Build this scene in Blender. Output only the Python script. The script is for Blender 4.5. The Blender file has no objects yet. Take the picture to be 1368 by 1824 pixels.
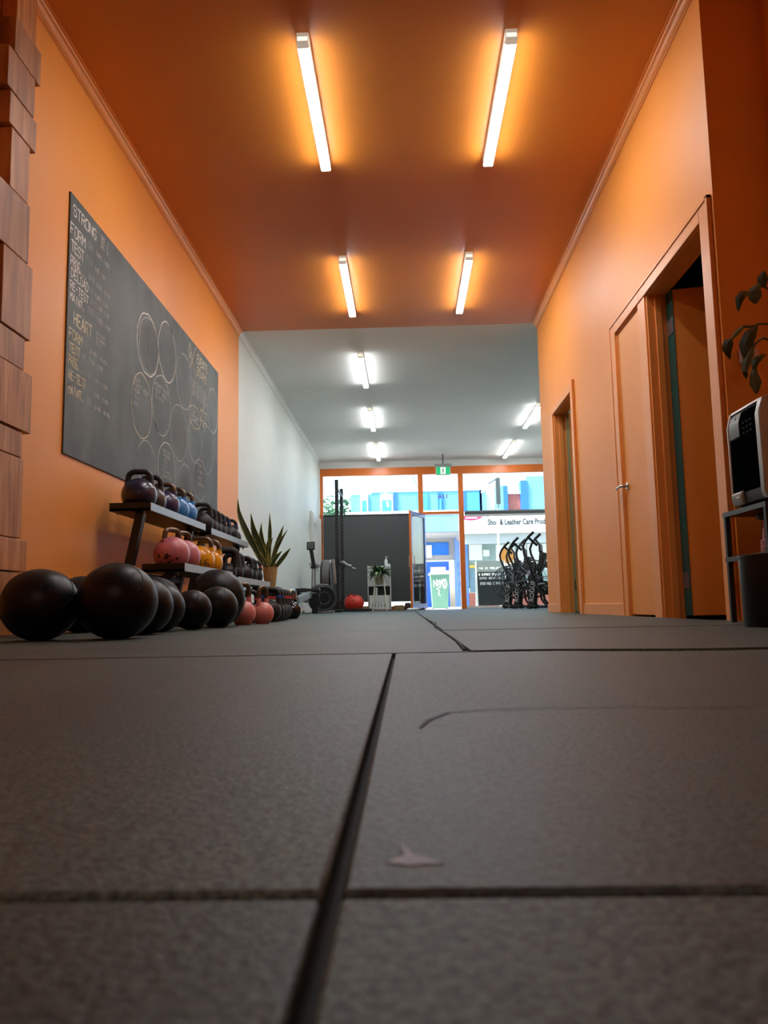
import bpy, math, random
from mathutils import Vector, Matrix
random.seed(7)
S = bpy.context.scene
COL = S.collection
R = math.radians

# ------------------------------------------------------------------ camera, sky, sun, exposure
cam_d = bpy.data.cameras.new('camera'); cam = bpy.data.objects.new('camera', cam_d); COL.objects.link(cam)
cam_d.sensor_fit = 'VERTICAL'; cam_d.sensor_height = 24.0; cam_d.lens = 24.0 * 1400.0 / 1824.0
Yc = Vector((40.0, -165.8, -1400.0)).normalized()          # the room's long axis as the lens sees it
Zc = Vector((-.0187, 1.0, 0.0)); Zc.z = -(Zc.x * Yc.x + Zc.y * Yc.y) / Yc.z; Zc.normalize()
Xc = Yc.cross(Zc)
cam.matrix_world = Matrix.Translation((0, 0, .105)) @ Matrix((Xc, Yc, Zc)).to_4x4()
cam_d.clip_start = .02; cam_d.clip_end = 300
cam_d.dof.use_dof = True; cam_d.dof.focus_distance = 5.0; cam_d.dof.aperture_fstop = cam_d.lens / 2.5
S.camera = cam

world = bpy.data.worlds.new('sky'); S.world = world; world.use_nodes = True
wn = world.node_tree.nodes; wl = world.node_tree.links
sky = wn.new('ShaderNodeTexSky'); sky.sky_type = 'NISHITA'; sky.sun_disc = False
sky.sun_elevation = R(52); sky.sun_rotation = R(253); sky.dust_density = 3.0; sky.air_density = 1.0; sky.ozone_density = .6
wl.new(sky.outputs[0], wn['Background'].inputs[0]); wn['Background'].inputs[1].default_value = .25

sun_d = bpy.data.lights.new('sun', 'SUN'); sun_d.energy = 2.8; sun_d.angle = R(.6); sun_d.color = (1, .96, .9)
sun = bpy.data.objects.new('sun', sun_d); COL.objects.link(sun)
sun.rotation_euler = Vector((.70, .36, -1.15)).to_track_quat('-Z', 'Y').to_euler()

vs = S.view_settings
S.display_settings.display_device = 'sRGB'
vs.view_transform = 'Standard'; vs.look = 'None'; vs.gamma = 1; vs.use_curve_mapping = False; vs.exposure = 1.78
LAMP = 25.5
LAMP_FAR = 21.0

# ------------------------------------------------------------------ helpers
def lin(h):
    h = h.lstrip('#'); o = []
    for i in (0, 2, 4):
        c = int(h[i:i+2], 16) / 255
        o.append(c / 12.92 if c <= .04045 else ((c + .055) / 1.055) ** 2.4)
    return (*o, 1)

MATS = {}
def mat(name, col, rough=.5, metal=0.0, var=0.0, scale=8.0, bump=0.0, bscale=None, spec=.5, coat=0.0, emit=None, strength=0.0, stretch=None, dark=None, rnd=0.0):
    if name in MATS: return MATS[name]
    m = bpy.data.materials.new(name); m.use_nodes = True
    n = m.node_tree.nodes; l = m.node_tree.links; b = n['Principled BSDF']
    c = lin(col)
    b.inputs['Base Color'].default_value = c
    b.inputs['Roughness'].default_value = rough; b.inputs['Metallic'].default_value = metal
    b.inputs['Specular IOR Level'].default_value = spec
    b.inputs['Coat Weight'].default_value = coat
    vec = None
    if var or bump:
        tc = n.new('ShaderNodeTexCoord'); mp = n.new('ShaderNodeMapping')
        l.new(tc.outputs['Object'], mp.inputs[0]); vec = mp.outputs[0]
        if stretch: mp.inputs['Scale'].default_value = stretch
        if rnd:
            oi = n.new('ShaderNodeObjectInfo'); ml = n.new('ShaderNodeMath'); ml.operation = 'MULTIPLY'; ml.inputs[1].default_value = 37
            l.new(oi.outputs['Random'], ml.inputs[0]); l.new(ml.outputs[0], mp.inputs['Location'])
    if var:
        ns = n.new('ShaderNodeTexNoise'); ns.inputs['Scale'].default_value = scale; ns.inputs['Detail'].default_value = 5
        l.new(vec, ns.inputs['Vector'])
        rp = n.new('ShaderNodeValToRGB'); rp.color_ramp.elements[0].position = .3; rp.color_ramp.elements[1].position = .7
        d = lin(dark) if dark else tuple(x * (1 - var) for x in c[:3]) + (1,)
        u = tuple(min(1, x * (1 + var * .6)) for x in c[:3]) + (1,)
        rp.color_ramp.elements[0].color = d; rp.color_ramp.elements[1].color = u
        l.new(ns.outputs['Fac'], rp.inputs[0]); out = rp.outputs[0]
        if rnd:
            hs = n.new('ShaderNodeHueSaturation'); mr = n.new('ShaderNodeMapRange')
            mr.inputs['To Min'].default_value = 1 - rnd; mr.inputs['To Max'].default_value = 1 + rnd
            l.new(oi.outputs['Random'], mr.inputs['Value']); l.new(mr.outputs[0], hs.inputs['Value']); l.new(out, hs.inputs['Color']); out = hs.outputs[0]
        l.new(out, b.inputs['Base Color'])
    if bump:
        nb = n.new('ShaderNodeTexNoise'); nb.inputs['Scale'].default_value = bscale or scale * 6; nb.inputs['Detail'].default_value = 4
        l.new(vec, nb.inputs['Vector'])
        bp = n.new('ShaderNodeBump'); bp.inputs['Strength'].default_value = bump; bp.inputs['Distance'].default_value = .004
        l.new(nb.outputs['Fac'], bp.inputs['Height']); l.new(bp.outputs[0], b.inputs['Normal'])
    if emit:
        b.inputs['Emission Color'].default_value = lin(emit); b.inputs['Emission Strength'].default_value = strength
    MATS[name] = m
    return m

def glass_mat(name, tint='ffffff', refl=1.0):
    m = bpy.data.materials.new(name); m.use_nodes = True
    n = m.node_tree.nodes; l = m.node_tree.links; n.clear()
    o = n.new('ShaderNodeOutputMaterial'); t = n.new('ShaderNodeBsdfTransparent'); g = n.new('ShaderNodeBsdfGlossy'); mx = n.new('ShaderNodeMixShader'); f = n.new('ShaderNodeFresnel')
    t.inputs[0].default_value = lin(tint); g.inputs['Roughness'].default_value = .01; f.inputs[0].default_value = 1.45
    ml = n.new('ShaderNodeMath'); ml.operation = 'MULTIPLY'; ml.inputs[1].default_value = refl
    l.new(f.outputs[0], ml.inputs[0]); l.new(ml.outputs[0], mx.inputs[0]); l.new(t.outputs[0], mx.inputs[1]); l.new(g.outputs[0], mx.inputs[2]); l.new(mx.outputs[0], o.inputs[0])
    return m

ORG = {}
STUFF = {'bolt_holes', 'bolts', 'chalk_notes', 'chalk_brackets', 'chalk_events', 'chalk_smudge', 'chalk_word', 'printed_icons', 'scuff', 'chipped_paint', 'chalk_lettering', 'graffiti', 'cage_spokes', 'buttons'}
class MB:
    """collects shapes in world coordinates, then links them as one mesh object"""
    def __init__(s): s.v = []; s.f = []
    def add(s, vs_, fs):
        k = len(s.v); s.v += [tuple(p) for p in vs_]; s.f += [tuple(i + k for i in f) for f in fs]; return s
    def box(s, x0, x1, y0, y1, z0, z1):
        return s.add([(x, y, z) for x in (x0, x1) for y in (y0, y1) for z in (z0, z1)],
                     [(0, 1, 3, 2), (4, 6, 7, 5), (0, 4, 5, 1), (2, 3, 7, 6), (0, 2, 6, 4), (1, 5, 7, 3)])
    def obox(s, a, b, w, h, up=(0, 0, 1)):
        """a bar from a to b, w wide and h high"""
        a = Vector(a); b = Vector(b); d = (b - a).normalized(); u = Vector(up)
        if abs(d.dot(u)) > .98: u = Vector((0, 1, 0))
        sd = d.cross(u).normalized(); u = sd.cross(d)
        P = [p + sd * i * w / 2 + u * j * h / 2 for p in (a, b) for i in (-1, 1) for j in (-1, 1)]
        return s.add(P, [(0, 1, 3, 2), (4, 6, 7, 5), (0, 4, 5, 1), (2, 3, 7, 6), (0, 2, 6, 4), (1, 5, 7, 3)])
    def tube(s, pts, r, n=10, closed=False, flat=1.0):
        pts = [Vector(p) for p in pts]; N = len(pts); rs = r if isinstance(r, (list, tuple)) else [r] * N
        rings = []; ref = None
        for i, p in enumerate(pts):
            if closed: t = pts[(i + 1) % N] - pts[i - 1]
            else: t = pts[min(i + 1, N - 1)] - pts[max(i - 1, 0)]
            t.normalize()
            if ref is None:
                ref = Vector((0, 0, 1)) if abs(t.z) < .9 else Vector((0, 1, 0))
            a = t.cross(ref).normalized(); ref = a.cross(t)
            rings.append([p + (a * math.cos(2 * math.pi * k / n) * flat + ref * math.sin(2 * math.pi * k / n)) * rs[i] for k in range(n)])
        vs_ = [q for g in rings for q in g]; fs = []
        for i in range(N if closed else N - 1):
            j = (i + 1) % N
            for k in range(n): fs.append((i * n + k, i * n + (k + 1) % n, j * n + (k + 1) % n, j * n + k))
        if not closed: fs += [tuple(range(n - 1, -1, -1)), tuple((N - 1) * n + k for k in range(n))]
        return s.add(vs_, fs)
    def lathe(s, prof, c=(0, 0, 0), n=24, axis='z'):
        vs_ = []; fs = []
        for r, h in prof:
            for k in range(n):
                a = 2 * math.pi * k / n; x, y = r * math.cos(a), r * math.sin(a)
                p = (x, y, h) if axis == 'z' else ((h, x, y) if axis == 'x' else (x, h, y))
                vs_.append((p[0] + c[0], p[1] + c[1], p[2] + c[2]))
        for i in range(len(prof) - 1):
            for k in range(n): fs.append((i * n + k, i * n + (k + 1) % n, (i + 1) * n + (k + 1) % n, (i + 1) * n + k))
        fs += [tuple(range(n - 1, -1, -1)), tuple((len(prof) - 1) * n + k for k in range(n))]
        return s.add(vs_, fs)
    def prism(s, poly, axis, a, b):
        """poly extruded along an axis; poly coordinates are the other two axes in order"""
        n = len(poly); vs_ = []
        for t in (a, b):
            for p, q in poly:
                vs_.append((t, p, q) if axis == 'x' else ((p, t, q) if axis == 'y' else (p, q, t)))
        return s.add(vs_, [tuple(range(n)), tuple(range(2 * n - 1, n - 1, -1))] + [(i, i + n, (i + 1) % n + n, (i + 1) % n) for i in range(n)])
    def ribbon(s, pts, w, nrm):
        """a flat chalk or paint stroke of width w"""
        nrm = Vector(nrm)
        for a, b in zip(pts[:-1], pts[1:]):
            a = Vector(a); b = Vector(b); d = b - a
            if d.length < 1e-6: continue
            d.normalize(); sd = d.cross(nrm).normalized() * w / 2; e = d * w * .35
            s.add([a - sd - e, a + sd - e, b + sd + e, b - sd + e], [(0, 1, 2, 3)])
        return s
    def build(s, name, m, parent=None, bevel=0.0, smooth=True, label=None, seg=2):
        me = bpy.data.meshes.new(name); o0 = ORG.get(parent.name, Vector()) if parent else Vector()
        me.from_pydata([tuple(Vector(p) - o0) for p in s.v], [], s.f); me.validate(); me.update()
        import bmesh
        bm = bmesh.new(); bm.from_mesh(me); bmesh.ops.recalc_face_normals(bm, faces=bm.faces); bm.to_mesh(me); bm.free()
        o = bpy.data.objects.new(name, me); COL.objects.link(o); me.materials.append(m)
        if parent: o.parent = parent
        ORG[o.name] = o0
        if smooth:
            for p in me.polygons: p.use_smooth = True
            me.set_sharp_from_angle(angle=R(38))
        if bevel:
            bv = o.modifiers.new('edge', 'BEVEL'); bv.width = bevel; bv.segments = seg; bv.limit_method = 'ANGLE'; bv.angle_limit = R(50)
        if label: o['label'] = label
        if name in STUFF: o['kind'] = 'stuff'
        return o

def tag(o, label, cat, group=None):
    o['label'] = label; o['category'] = cat
    if group: o['group'] = group
    return o
def thing(name, label, cat, loc, group=None):
    o = bpy.data.objects.new(name, None); COL.objects.link(o); o.location = loc; o.empty_display_size = .1
    ORG[o.name] = Vector(loc); return tag(o, label, cat, group)
def struct(o): o['kind'] = 'structure'; return o
def root(name, loc=(0, 0, 0)):
    o = bpy.data.objects.new(name, None); COL.objects.link(o); o.location = loc; ORG[o.name] = Vector(loc); return struct(o)
def dup(o, loc, label, rotz=None):
    def cp(a, par):
        c = a.copy(); COL.objects.link(c)
        if par: c.parent = par
        for ch in [x for x in KIDS.get(a.name, [])]: cp(ch, c)
        return c
    KIDS = {}
    for x in COL.objects:
        if x.parent: KIDS.setdefault(x.parent.name, []).append(x)
    c = cp(o, None); c.location = loc; c['label'] = label
    if rotz is not None: c.rotation_euler = (0, 0, rotz)
    return c
def text(body, name, m, parent, size, M, extrude=.002, sx=1.0, align='LEFT', bold=0.0):
    cu = bpy.data.curves.new(name, 'FONT'); cu.body = body; cu.size = size; cu.extrude = extrude; cu.align_x = align; cu.resolution_u = 3; cu.offset = bold
    t = bpy.data.objects.new(name + '_curve', cu); me = bpy.data.meshes.new_from_object(t); bpy.data.objects.remove(t); bpy.data.curves.remove(cu)
    me.materials.clear(); me.materials.append(m); o = bpy.data.objects.new(name, me); COL.objects.link(o)
    o0 = ORG.get(parent.name, Vector()); o.parent = parent; ORG[o.name] = o0
    o.matrix_local = Matrix.Translation(-o0) @ M @ Matrix.Diagonal((sx, 1, 1, 1))
    return o

G = {'A': '00 26 40|12 32', 'B': '00 06 36 45 33 03|33 42 41 30 00', 'C': '45 36 16 05 01 10 30 41', 'D': '00 06 26 44 42 20 00', 'E': '46 06 00 40|03 33', 'F': '46 06 00|03 33',
     'G': '45 36 16 05 01 10 30 42 23|42 40', 'H': '00 06|40 46|03 43', 'I': '20 26', 'J': '46 41 30 10 01', 'K': '00 06|46 03 40', 'L': '06 00 40', 'M': '00 06 23 46 40', 'N': '00 06 40 46', 'O': '16 05 01 10 30 41 45 36 16',
     'P': '00 06 36 45 44 33 03', 'R': '00 06 36 45 44 33 03|23 40', 'S': '45 36 16 05 04 13 33 42 41 30 10 01', 'T': '06 46|26 20', 'U': '06 01 10 30 41 46', 'V': '06 20 46', 'W': '06 10 23 30 46', 'X': '06 40|00 46',
     'Y': '06 23 46|23 20', 'Z': '06 46 00 40', '0': '16 05 01 10 30 41 45 36 16', '1': '15 26 20', '2': '05 16 36 45 44 00 40', '3': '05 16 36 45 44 33 42 41 30 10 01', '4': '30 36 02 42', '5': '46 06 03 33 42 41 30 10 01',
     '6': '36 05 01 10 30 41 42 33 03', '8': '16 05 04 13 33 44 45 36 16|13 02 01 10 30 41 42 33', '-': '13 33', '.': '10 11', '(': '26 14 12 20', ')': '26 34 32 20', ',': '10 11', ' ': ''}
def write(mb, txt, p0, du, dv, adv, w, nrm, jit=.06):
    """stroke lettering: p0 lower left of the first letter, du/dv unit vectors along and up scaled to letter width/height"""
    p0 = Vector(p0); du = Vector(du); dv = Vector(dv)
    for i, ch in enumerate(txt):
        o = p0 + du * adv * i
        for st in G.get(ch, '').split('|'):
            pts = [o + du * ((int(k[0]) / 4) + random.uniform(-jit, jit)) + dv * ((int(k[1]) / 6) + random.uniform(-jit, jit)) for k in st.split()]
            if len(pts) > 1: mb.ribbon(pts, w, nrm)

# ------------------------------------------------------------------ materials
M_or = mat('orange wall paint', 'ea963a', .5, var=.05, scale=1.5, bump=.05, bscale=90)
M_orc = mat('orange ceiling paint', 'd8842c', .45, var=.05, scale=1.2, bump=.04, bscale=60)
M_ort = mat('orange gloss trim', 'e9984a', .42, var=.04, scale=3)
M_wh = mat('white wall paint', 'dfe6e2', .55, var=.03, scale=1.5)
M_whc = mat('white ceiling paint', 'e9ebe9', .6, var=.03, scale=1.2)
M_fr = mat('orange window frame', 'e2742a', .35, var=.04, scale=4)
M_teal = mat('teal paint', '1f6f62', .4, var=.05, scale=3)
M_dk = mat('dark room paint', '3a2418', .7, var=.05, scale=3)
M_blk = mat('black powder coat', '101011', .42, var=.15, scale=30)
M_blk2 = mat('black plastic', '141516', .35, var=.1, scale=20)
M_gun = mat('grey steel', '8a8d90', .35, metal=.8, var=.08, scale=30)
M_chr = mat('chrome', 'c9ccce', .18, metal=1.0, var=.04, scale=20)
M_silv = mat('silver shelf lip', '9b9fa2', .38, metal=.35, var=.06, scale=25)
M_whp = mat('white plastic', 'e4e5e2', .4, var=.03, scale=8)
M_chalk = mat('white chalk', 'ecebe2', .9, var=.25, scale=60)
M_chalky = mat('yellow chalk', 'e6dfbf', .9, var=.25, scale=60)
M_chalkf = mat('faint chalk', 'c2c6c2', .9, var=.3, scale=40)
M_conc = mat('concrete', 'd6d4cd', .8, var=.12, scale=3)
M_asph = mat('asphalt', '75767a', .85, var=.15, scale=6)
M_glass = glass_mat('window glass', 'f2faf8', .9)

def rubber():
    m = bpy.data.materials.new('black rubber mat'); m.use_nodes = True; n = m.node_tree.nodes; l = m.node_tree.links; b = n['Principled BSDF']
    tc = n.new('ShaderNodeTexCoord'); oi = n.new('ShaderNodeObjectInfo')
    va = n.new('ShaderNodeVectorMath'); va.operation = 'ADD'; l.new(tc.outputs['Object'], va.inputs[0]); l.new(oi.outputs['Random'], va.inputs[1])
    n1 = n.new('ShaderNodeTexNoise'); n1.inputs['Scale'].default_value = 2.2; n1.inputs['Detail'].default_value = 6; l.new(va.outputs[0], n1.inputs['Vector'])
    n2 = n.new('ShaderNodeTexNoise'); n2.inputs['Scale'].default_value = 230; n2.inputs['Detail'].default_value = 3; n2.inputs['Roughness'].default_value = .7; l.new(va.outputs[0], n2.inputs['Vector'])
    vo = n.new('ShaderNodeTexVoronoi'); vo.inputs['Scale'].default_value = 55; l.new(va.outputs[0], vo.inputs['Vector'])
    r1 = n.new('ShaderNodeValToRGB'); r1.color_ramp.elements[0].position = .3; r1.color_ramp.elements[1].position = .72
    r1.color_ramp.elements[0].color = lin('202b25'); r1.color_ramp.elements[1].color = lin('424f48'); l.new(n1.outputs['Fac'], r1.inputs[0])
    r2 = n.new('ShaderNodeValToRGB'); r2.color_ramp.elements[0].position = .38; r2.color_ramp.elements[1].position = .64
    r2.color_ramp.elements[0].color = (.25, .25, .25, 1); r2.color_ramp.elements[1].color = (2.2, 2.2, 2.2, 1); l.new(n2.outputs['Fac'], r2.inputs[0])
    mx = n.new('ShaderNodeMix'); mx.data_type = 'RGBA'; mx.blend_type = 'MULTIPLY'; mx.inputs[0].default_value = 1
    l.new(r1.outputs[0], mx.inputs[6]); l.new(r2.outputs[0], mx.inputs[7])
    r3 = n.new('ShaderNodeValToRGB'); r3.color_ramp.elements[0].position = .0; r3.color_ramp.elements[1].position = .10
    r3.color_ramp.elements[0].color = (.45, .45, .45, 1); r3.color_ramp.elements[1].color = (0, 0, 0, 1); l.new(vo.outputs['Distance'], r3.inputs[0])
    m2 = n.new('ShaderNodeMix'); m2.data_type = 'RGBA'; m2.inputs[7].default_value = lin('8a8780')
    l.new(r3.outputs[0], m2.inputs[0]); l.new(mx.outputs[2], m2.inputs[6]); l.new(m2.outputs[2], b.inputs['Base Color'])
    rr = n.new('ShaderNodeMapRange'); rr.inputs['To Min'].default_value = .46; rr.inputs['To Max'].default_value = .62; l.new(n1.outputs['Fac'], rr.inputs['Value']); l.new(rr.outputs[0], b.inputs['Roughness'])
    bp = n.new('ShaderNodeBump'); bp.inputs['Strength'].default_value = .6; bp.inputs['Distance'].default_value = .002; l.new(n2.outputs['Fac'], bp.inputs['Height']); l.new(bp.outputs[0], b.inputs['Normal'])
    b.inputs['Specular IOR Level'].default_value = .5
    return m
M_rub = rubber()

def wood():
    m = bpy.data.materials.new('weathered timber'); m.use_nodes = True; n = m.node_tree.nodes; l = m.node_tree.links; b = n['Principled BSDF']
    tc = n.new('ShaderNodeTexCoord'); oi = n.new('ShaderNodeObjectInfo'); mp = n.new('ShaderNodeMapping'); mp.inputs['Scale'].default_value = (7, 12, 1.1)
    va = n.new('ShaderNodeVectorMath'); va.operation = 'MULTIPLY_ADD'; va.inputs[1].default_value = (1, 1, 1)
    cx = n.new('ShaderNodeCombineXYZ'); ml = n.new('ShaderNodeMath'); ml.operation = 'MULTIPLY'; ml.inputs[1].default_value = 23
    l.new(oi.outputs['Random'], ml.inputs[0])
    for i in range(3): l.new(ml.outputs[0], cx.inputs[i])
    l.new(tc.outputs['Object'], va.inputs[0]); l.new(cx.outputs[0], va.inputs[2]); l.new(va.outputs[0], mp.inputs[0])
    ns = n.new('ShaderNodeTexNoise'); ns.inputs['Scale'].default_value = 1.6; ns.inputs['Detail'].default_value = 7; ns.inputs['Distortion'].default_value = .8; l.new(mp.outputs[0], ns.inputs['Vector'])
    rp = n.new('ShaderNodeValToRGB'); e = rp.color_ramp.elements; e[0].position = .28; e[0].color = lin('8f5a34'); e[1].position = .75; e[1].color = lin('d6a070')
    k = e.new(.5); k.color = lin('b57a4c'); l.new(ns.outputs['Fac'], rp.inputs[0])
    hs = n.new('ShaderNodeHueSaturation'); mr = n.new('ShaderNodeMapRange'); mr.inputs['To Min'].default_value = .75; mr.inputs['To Max'].default_value = 1.2
    l.new(oi.outputs['Random'], mr.inputs['Value']); l.new(mr.outputs[0], hs.inputs['Value']); hs.inputs['Saturation'].default_value = 1.08; l.new(rp.outputs[0], hs.inputs['Color']); l.new(hs.outputs[0], b.inputs['Base Color'])
    bp = n.new('ShaderNodeBump'); bp.inputs['Strength'].default_value = .35; bp.inputs['Distance'].default_value = .004; l.new(ns.outputs['Fac'], bp.inputs['Height']); l.new(bp.outputs[0], b.inputs['Normal'])
    b.inputs['Roughness'].default_value = .5
    return m
M_wood = wood()

def board_mat():
    m = bpy.data.materials.new('chalkboard paint'); m.use_nodes = True; n = m.node_tree.nodes; l = m.node_tree.links; b = n['Principled BSDF']
    tc = n.new('ShaderNodeTexCoord'); mp = n.new('ShaderNodeMapping'); mp.inputs['Scale'].default_value = (1, 1.4, .8); l.new(tc.outputs['Object'], mp.inputs[0])
    ns = n.new('ShaderNodeTexNoise'); ns.inputs['Scale'].default_value = 1.6; ns.inputs['Detail'].default_value = 8; ns.inputs['Roughness'].default_value = .62; l.new(mp.outputs[0], ns.inputs['Vector'])
    rp = n.new('ShaderNodeValToRGB'); e = rp.color_ramp.elements; e[0].position = .35; e[0].color = lin('363c3b'); e[1].position = .8; e[1].color = lin('69716f')
    l.new(ns.outputs['Fac'], rp.inputs[0]); l.new(rp.outputs[0], b.inputs['Base Color']); b.inputs['Roughness'].default_value = .6
    return m
M_board = board_mat()

# ------------------------------------------------------------------ room shell
H = 3.30; XL, XR = -1.88, 1.57; YB = 8.78; YF = 17.3
floor = struct(MB().box(-2.0, 3.75, -3.1, YF + .1, -.10, -.013).build('floor', mat('floor slab', '1a1918', .8, var=.2, scale=5), smooth=False))
def mat_tile(x0, x1, y0, y1, dz=0.0, wav=None, hi=0.0):
    """one rubber mat; wav bows its near edge"""
    n = 14 if wav else 1; mb = MB(); top = []; bot = []
    for i in range(n + 1):
        x = x0 + (x1 - x0) * i / n; a = (wav(i / n) if wav else 0)
        top.append(((x, y0 + a, dz + hi * math.sin(math.pi * min(1, i / n + .15))), (x, y0 + a + .06, dz), (x, y1, dz)))
        bot.append(((x, y0 + a, -.013), (x, y1, -.013)))
    vs_ = [p for t in top for p in t] + [p for t in bot for p in t]; N = n + 1; fs = []
    for i in range(n):
        a, b = 3 * i, 3 * (i + 1); c, d = 3 * N + 2 * i, 3 * N + 2 * (i + 1)
        fs += [(a, b, b + 1, a + 1), (a + 1, b + 1, b + 2, a + 2), (c, d, b, a), (a + 2, b + 2, d + 1, c + 1), (d, c, c + 1, d + 1)]
    fs += [(0, 1, 2, 3 * N + 1, 3 * N), (3 * n + 2, 3 * n + 1, 3 * n, 3 * N + 2 * n, 3 * N + 2 * n + 1)]
    mb.add(vs_, fs); return mb.build('rubber_mat', M_rub, floor, bevel=.0025, smooth=True)
g = .0034
yr = [-3.05, -1.16, .303, 1.755] + [1.785 + 1.46 * i for i in range(1, 11)] + [YF - .03]
for r in range(len(yr) - 1):
    y0, y1 = yr[r] + g, yr[r + 1] - g
    if r == 3: y0 = 1.775
    xs = [-1.87, -1.48, -.03, 1.42, 1.86] if r < 3 else ([-1.87, -1.31, .14, 1.56] if y1 < 8.9 else [-1.87, -1.31, .14, 1.59, 3.04, 3.58])
    for c in range(len(xs) - 1):
        a, b = xs[c] + g, xs[c + 1] - g
        if r < 3 and b > 1.5 and y1 > 3.7: b = min(b, 1.55)
        if r == 3 and c == 2:
            mat_tile(a + .002, b, y0, y1, 0, lambda t: -.0 - .11 * math.sin(math.pi * min(1, t * 1.5)) ** 2 * (1 if t < .66 else .2) + .012 * math.sin(9 * t), .0055)
        elif r >= 3 and xs[c] == .14:
            mat_tile(a + .004 + .004 * (r % 2), b, y0, y1, .0015 if r < 6 else .0)
        else:
            mat_tile(a, b, y0, y1, 0)
# wavy dark strip laid along the long seam, drawn for the gap between mats
mb = MB(); pts = [(.137, 1.80), (.131, 2.3), (.133, 2.92), (.139, 3.7), (.150, 4.4), (.146, 5.0), (.155, 5.6), (.15, 6.5)]
mb.tube([(x + .012 * math.sin(3.1 * y), y, .0005) for x, y in pts], .0045, 6); mb.build('seam_strip', mat('dark seam rubber', '161616', .8, var=.2, scale=60), floor)
# chalk scuffs lying on the mats
mb = MB(); P0 = [(1.25 * a, .344 + 1.3 * (b - .344)) for a, b in [(-.0085, .3385), (-.0050, .3375), (-.001, .3355), (.004, .3372), (.0105, .3365), (.0065, .3405), (.0045, .3435), (.0005, .3455), (-.0035, .359), (-.0045, .358), (-.0025, .346), (-.0045, .3425)]]
mb.prism(P0, 'z', -.0002, .0007)
mb.build('chalk_mark', mat('chalk scuff', 'c4e2ff', .9, var=.15, scale=300), floor, smooth=False)
mb = MB(); mb.ribbon([(1.046, 3.593, .0012), (1.058, 3.2, .0012), (1.09, 2.764, .0012), (1.099, 2.6, .0012), (1.09, 2.43, .0012), (1.12, 2.2, .0012)], .012, (0, 0, 1))
mb.build('chalk_line', mat('chalk scuff line', '6f6b66', .9, var=.5, scale=30), floor)
mb = MB(); mb.ribbon([(.010, .692, .001), (.018, .735, .001), (.039, .784, .001), (.075, .80, .001), (.125, .807, .001), (.22, .80, .001), (.33, .79, .001)], .0035, (0, 0, 1))
mb.build('scuff_mark', mat('scuff', '201f1f', .7, var=.2, scale=80), floor)

struct(MB().box(-2.0, 1.99, -3.1, YB, H, H + .12).build('ceiling', M_orc, smooth=False))
struct(MB().box(-2.0, 3.75, YB, YF + .15, H, H + .12).build('ceiling', M_whc, smooth=False))
struct(MB().box(-2.0, XL, -3.1, YB, -.1, H).build('wall_left', M_or, smooth=False))
struct(MB().box(-2.0, XL, YB, YF + .15, -.1, H).build('wall_left_far', M_wh, smooth=False))
struct(MB().box(-2.0, 2.0, -3.22, -3.1, -.1, H).build('wall_back', M_or, smooth=False))
struct(MB().box(1.87, 1.99, -3.1, 3.75, -.1, H).build('wall_right_near', M_or, smooth=False))
struct(MB().box(1.69, 3.75, 3.75, 3.87, -.1, H).build('wall_return', M_or, smooth=False))
mb = MB()
for a, b in ((3.75, 3.90), (4.87, 5.02), (5.57, 7.14), (8.03, YB)): mb.box(XR, XR + .12, a, b, -.1, 2.05)
mb.box(XR, XR + .12, 3.75, YB, 2.05, H)
struct(mb.build('wall_right', M_or, smooth=False))
struct(MB().box(XR + .12, 3.75, YB - .12, YB, -.1, H).build('wall_end', M_teal, smooth=False))
struct(MB().box(3.63, 3.75, YB, YF + .15, -.1, H).build('wall_right_far', M_wh, smooth=False))
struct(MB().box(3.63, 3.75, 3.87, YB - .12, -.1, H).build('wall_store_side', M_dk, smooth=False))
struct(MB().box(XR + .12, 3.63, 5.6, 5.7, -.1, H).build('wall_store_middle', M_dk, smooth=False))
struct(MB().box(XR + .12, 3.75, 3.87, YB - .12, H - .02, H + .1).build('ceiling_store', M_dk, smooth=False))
pl = bpy.data.lights.new('store_lamp', 'POINT'); pl.energy = 25; pl.shadow_soft_size = .1
po = bpy.data.objects.new('store_lamp', pl); COL.objects.link(po); po.location = (2.6, 7.6, 2.9)

# cornices and skirting
def cornice(x, sgn, y0, y1, m, n):
    pr = [(0, -.062), (.005, -.062), (.007, -.054), (.014, -.050), (.018, -.034), (.027, -.021), (.040, -.013), (.044, -.006), (.058, -.005), (.058, 0), (0, 0)]
    mb = MB().prism([(x + sgn * a, H + b) for a, b in pr], 'y', y0, y1)
    return struct(mb.build('trim_%d' % n, m, smooth=False))
cornice(XL, 1, -3.1, YB, M_ort, 1); cornice(XL, 1, YB, YF, M_whc, 2); cornice(XR, -1, 3.75, YB, M_ort, 3)
struct(MB().box(XL, XL + .012, -3.1, YB, -.013, .09).build('baseboard_left', M_ort, bevel=.003))
struct(MB().box(XL, XL + .012, YB, YF, -.013, .09).build('baseboard_left_far', M_whp, bevel=.003))
struct(MB().box(XR - .013, XR, 5.70, 7.04, -.013, .088).box(XR - .013, XR, 8.16, YB, -.013, .088).build('baseboard_right', M_ort, bevel=.003))
struct(MB().box(XR + .01, 1.87, 3.738, 3.75, -.013, .065).build('baseboard_return', M_ort, bevel=.003))

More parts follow.
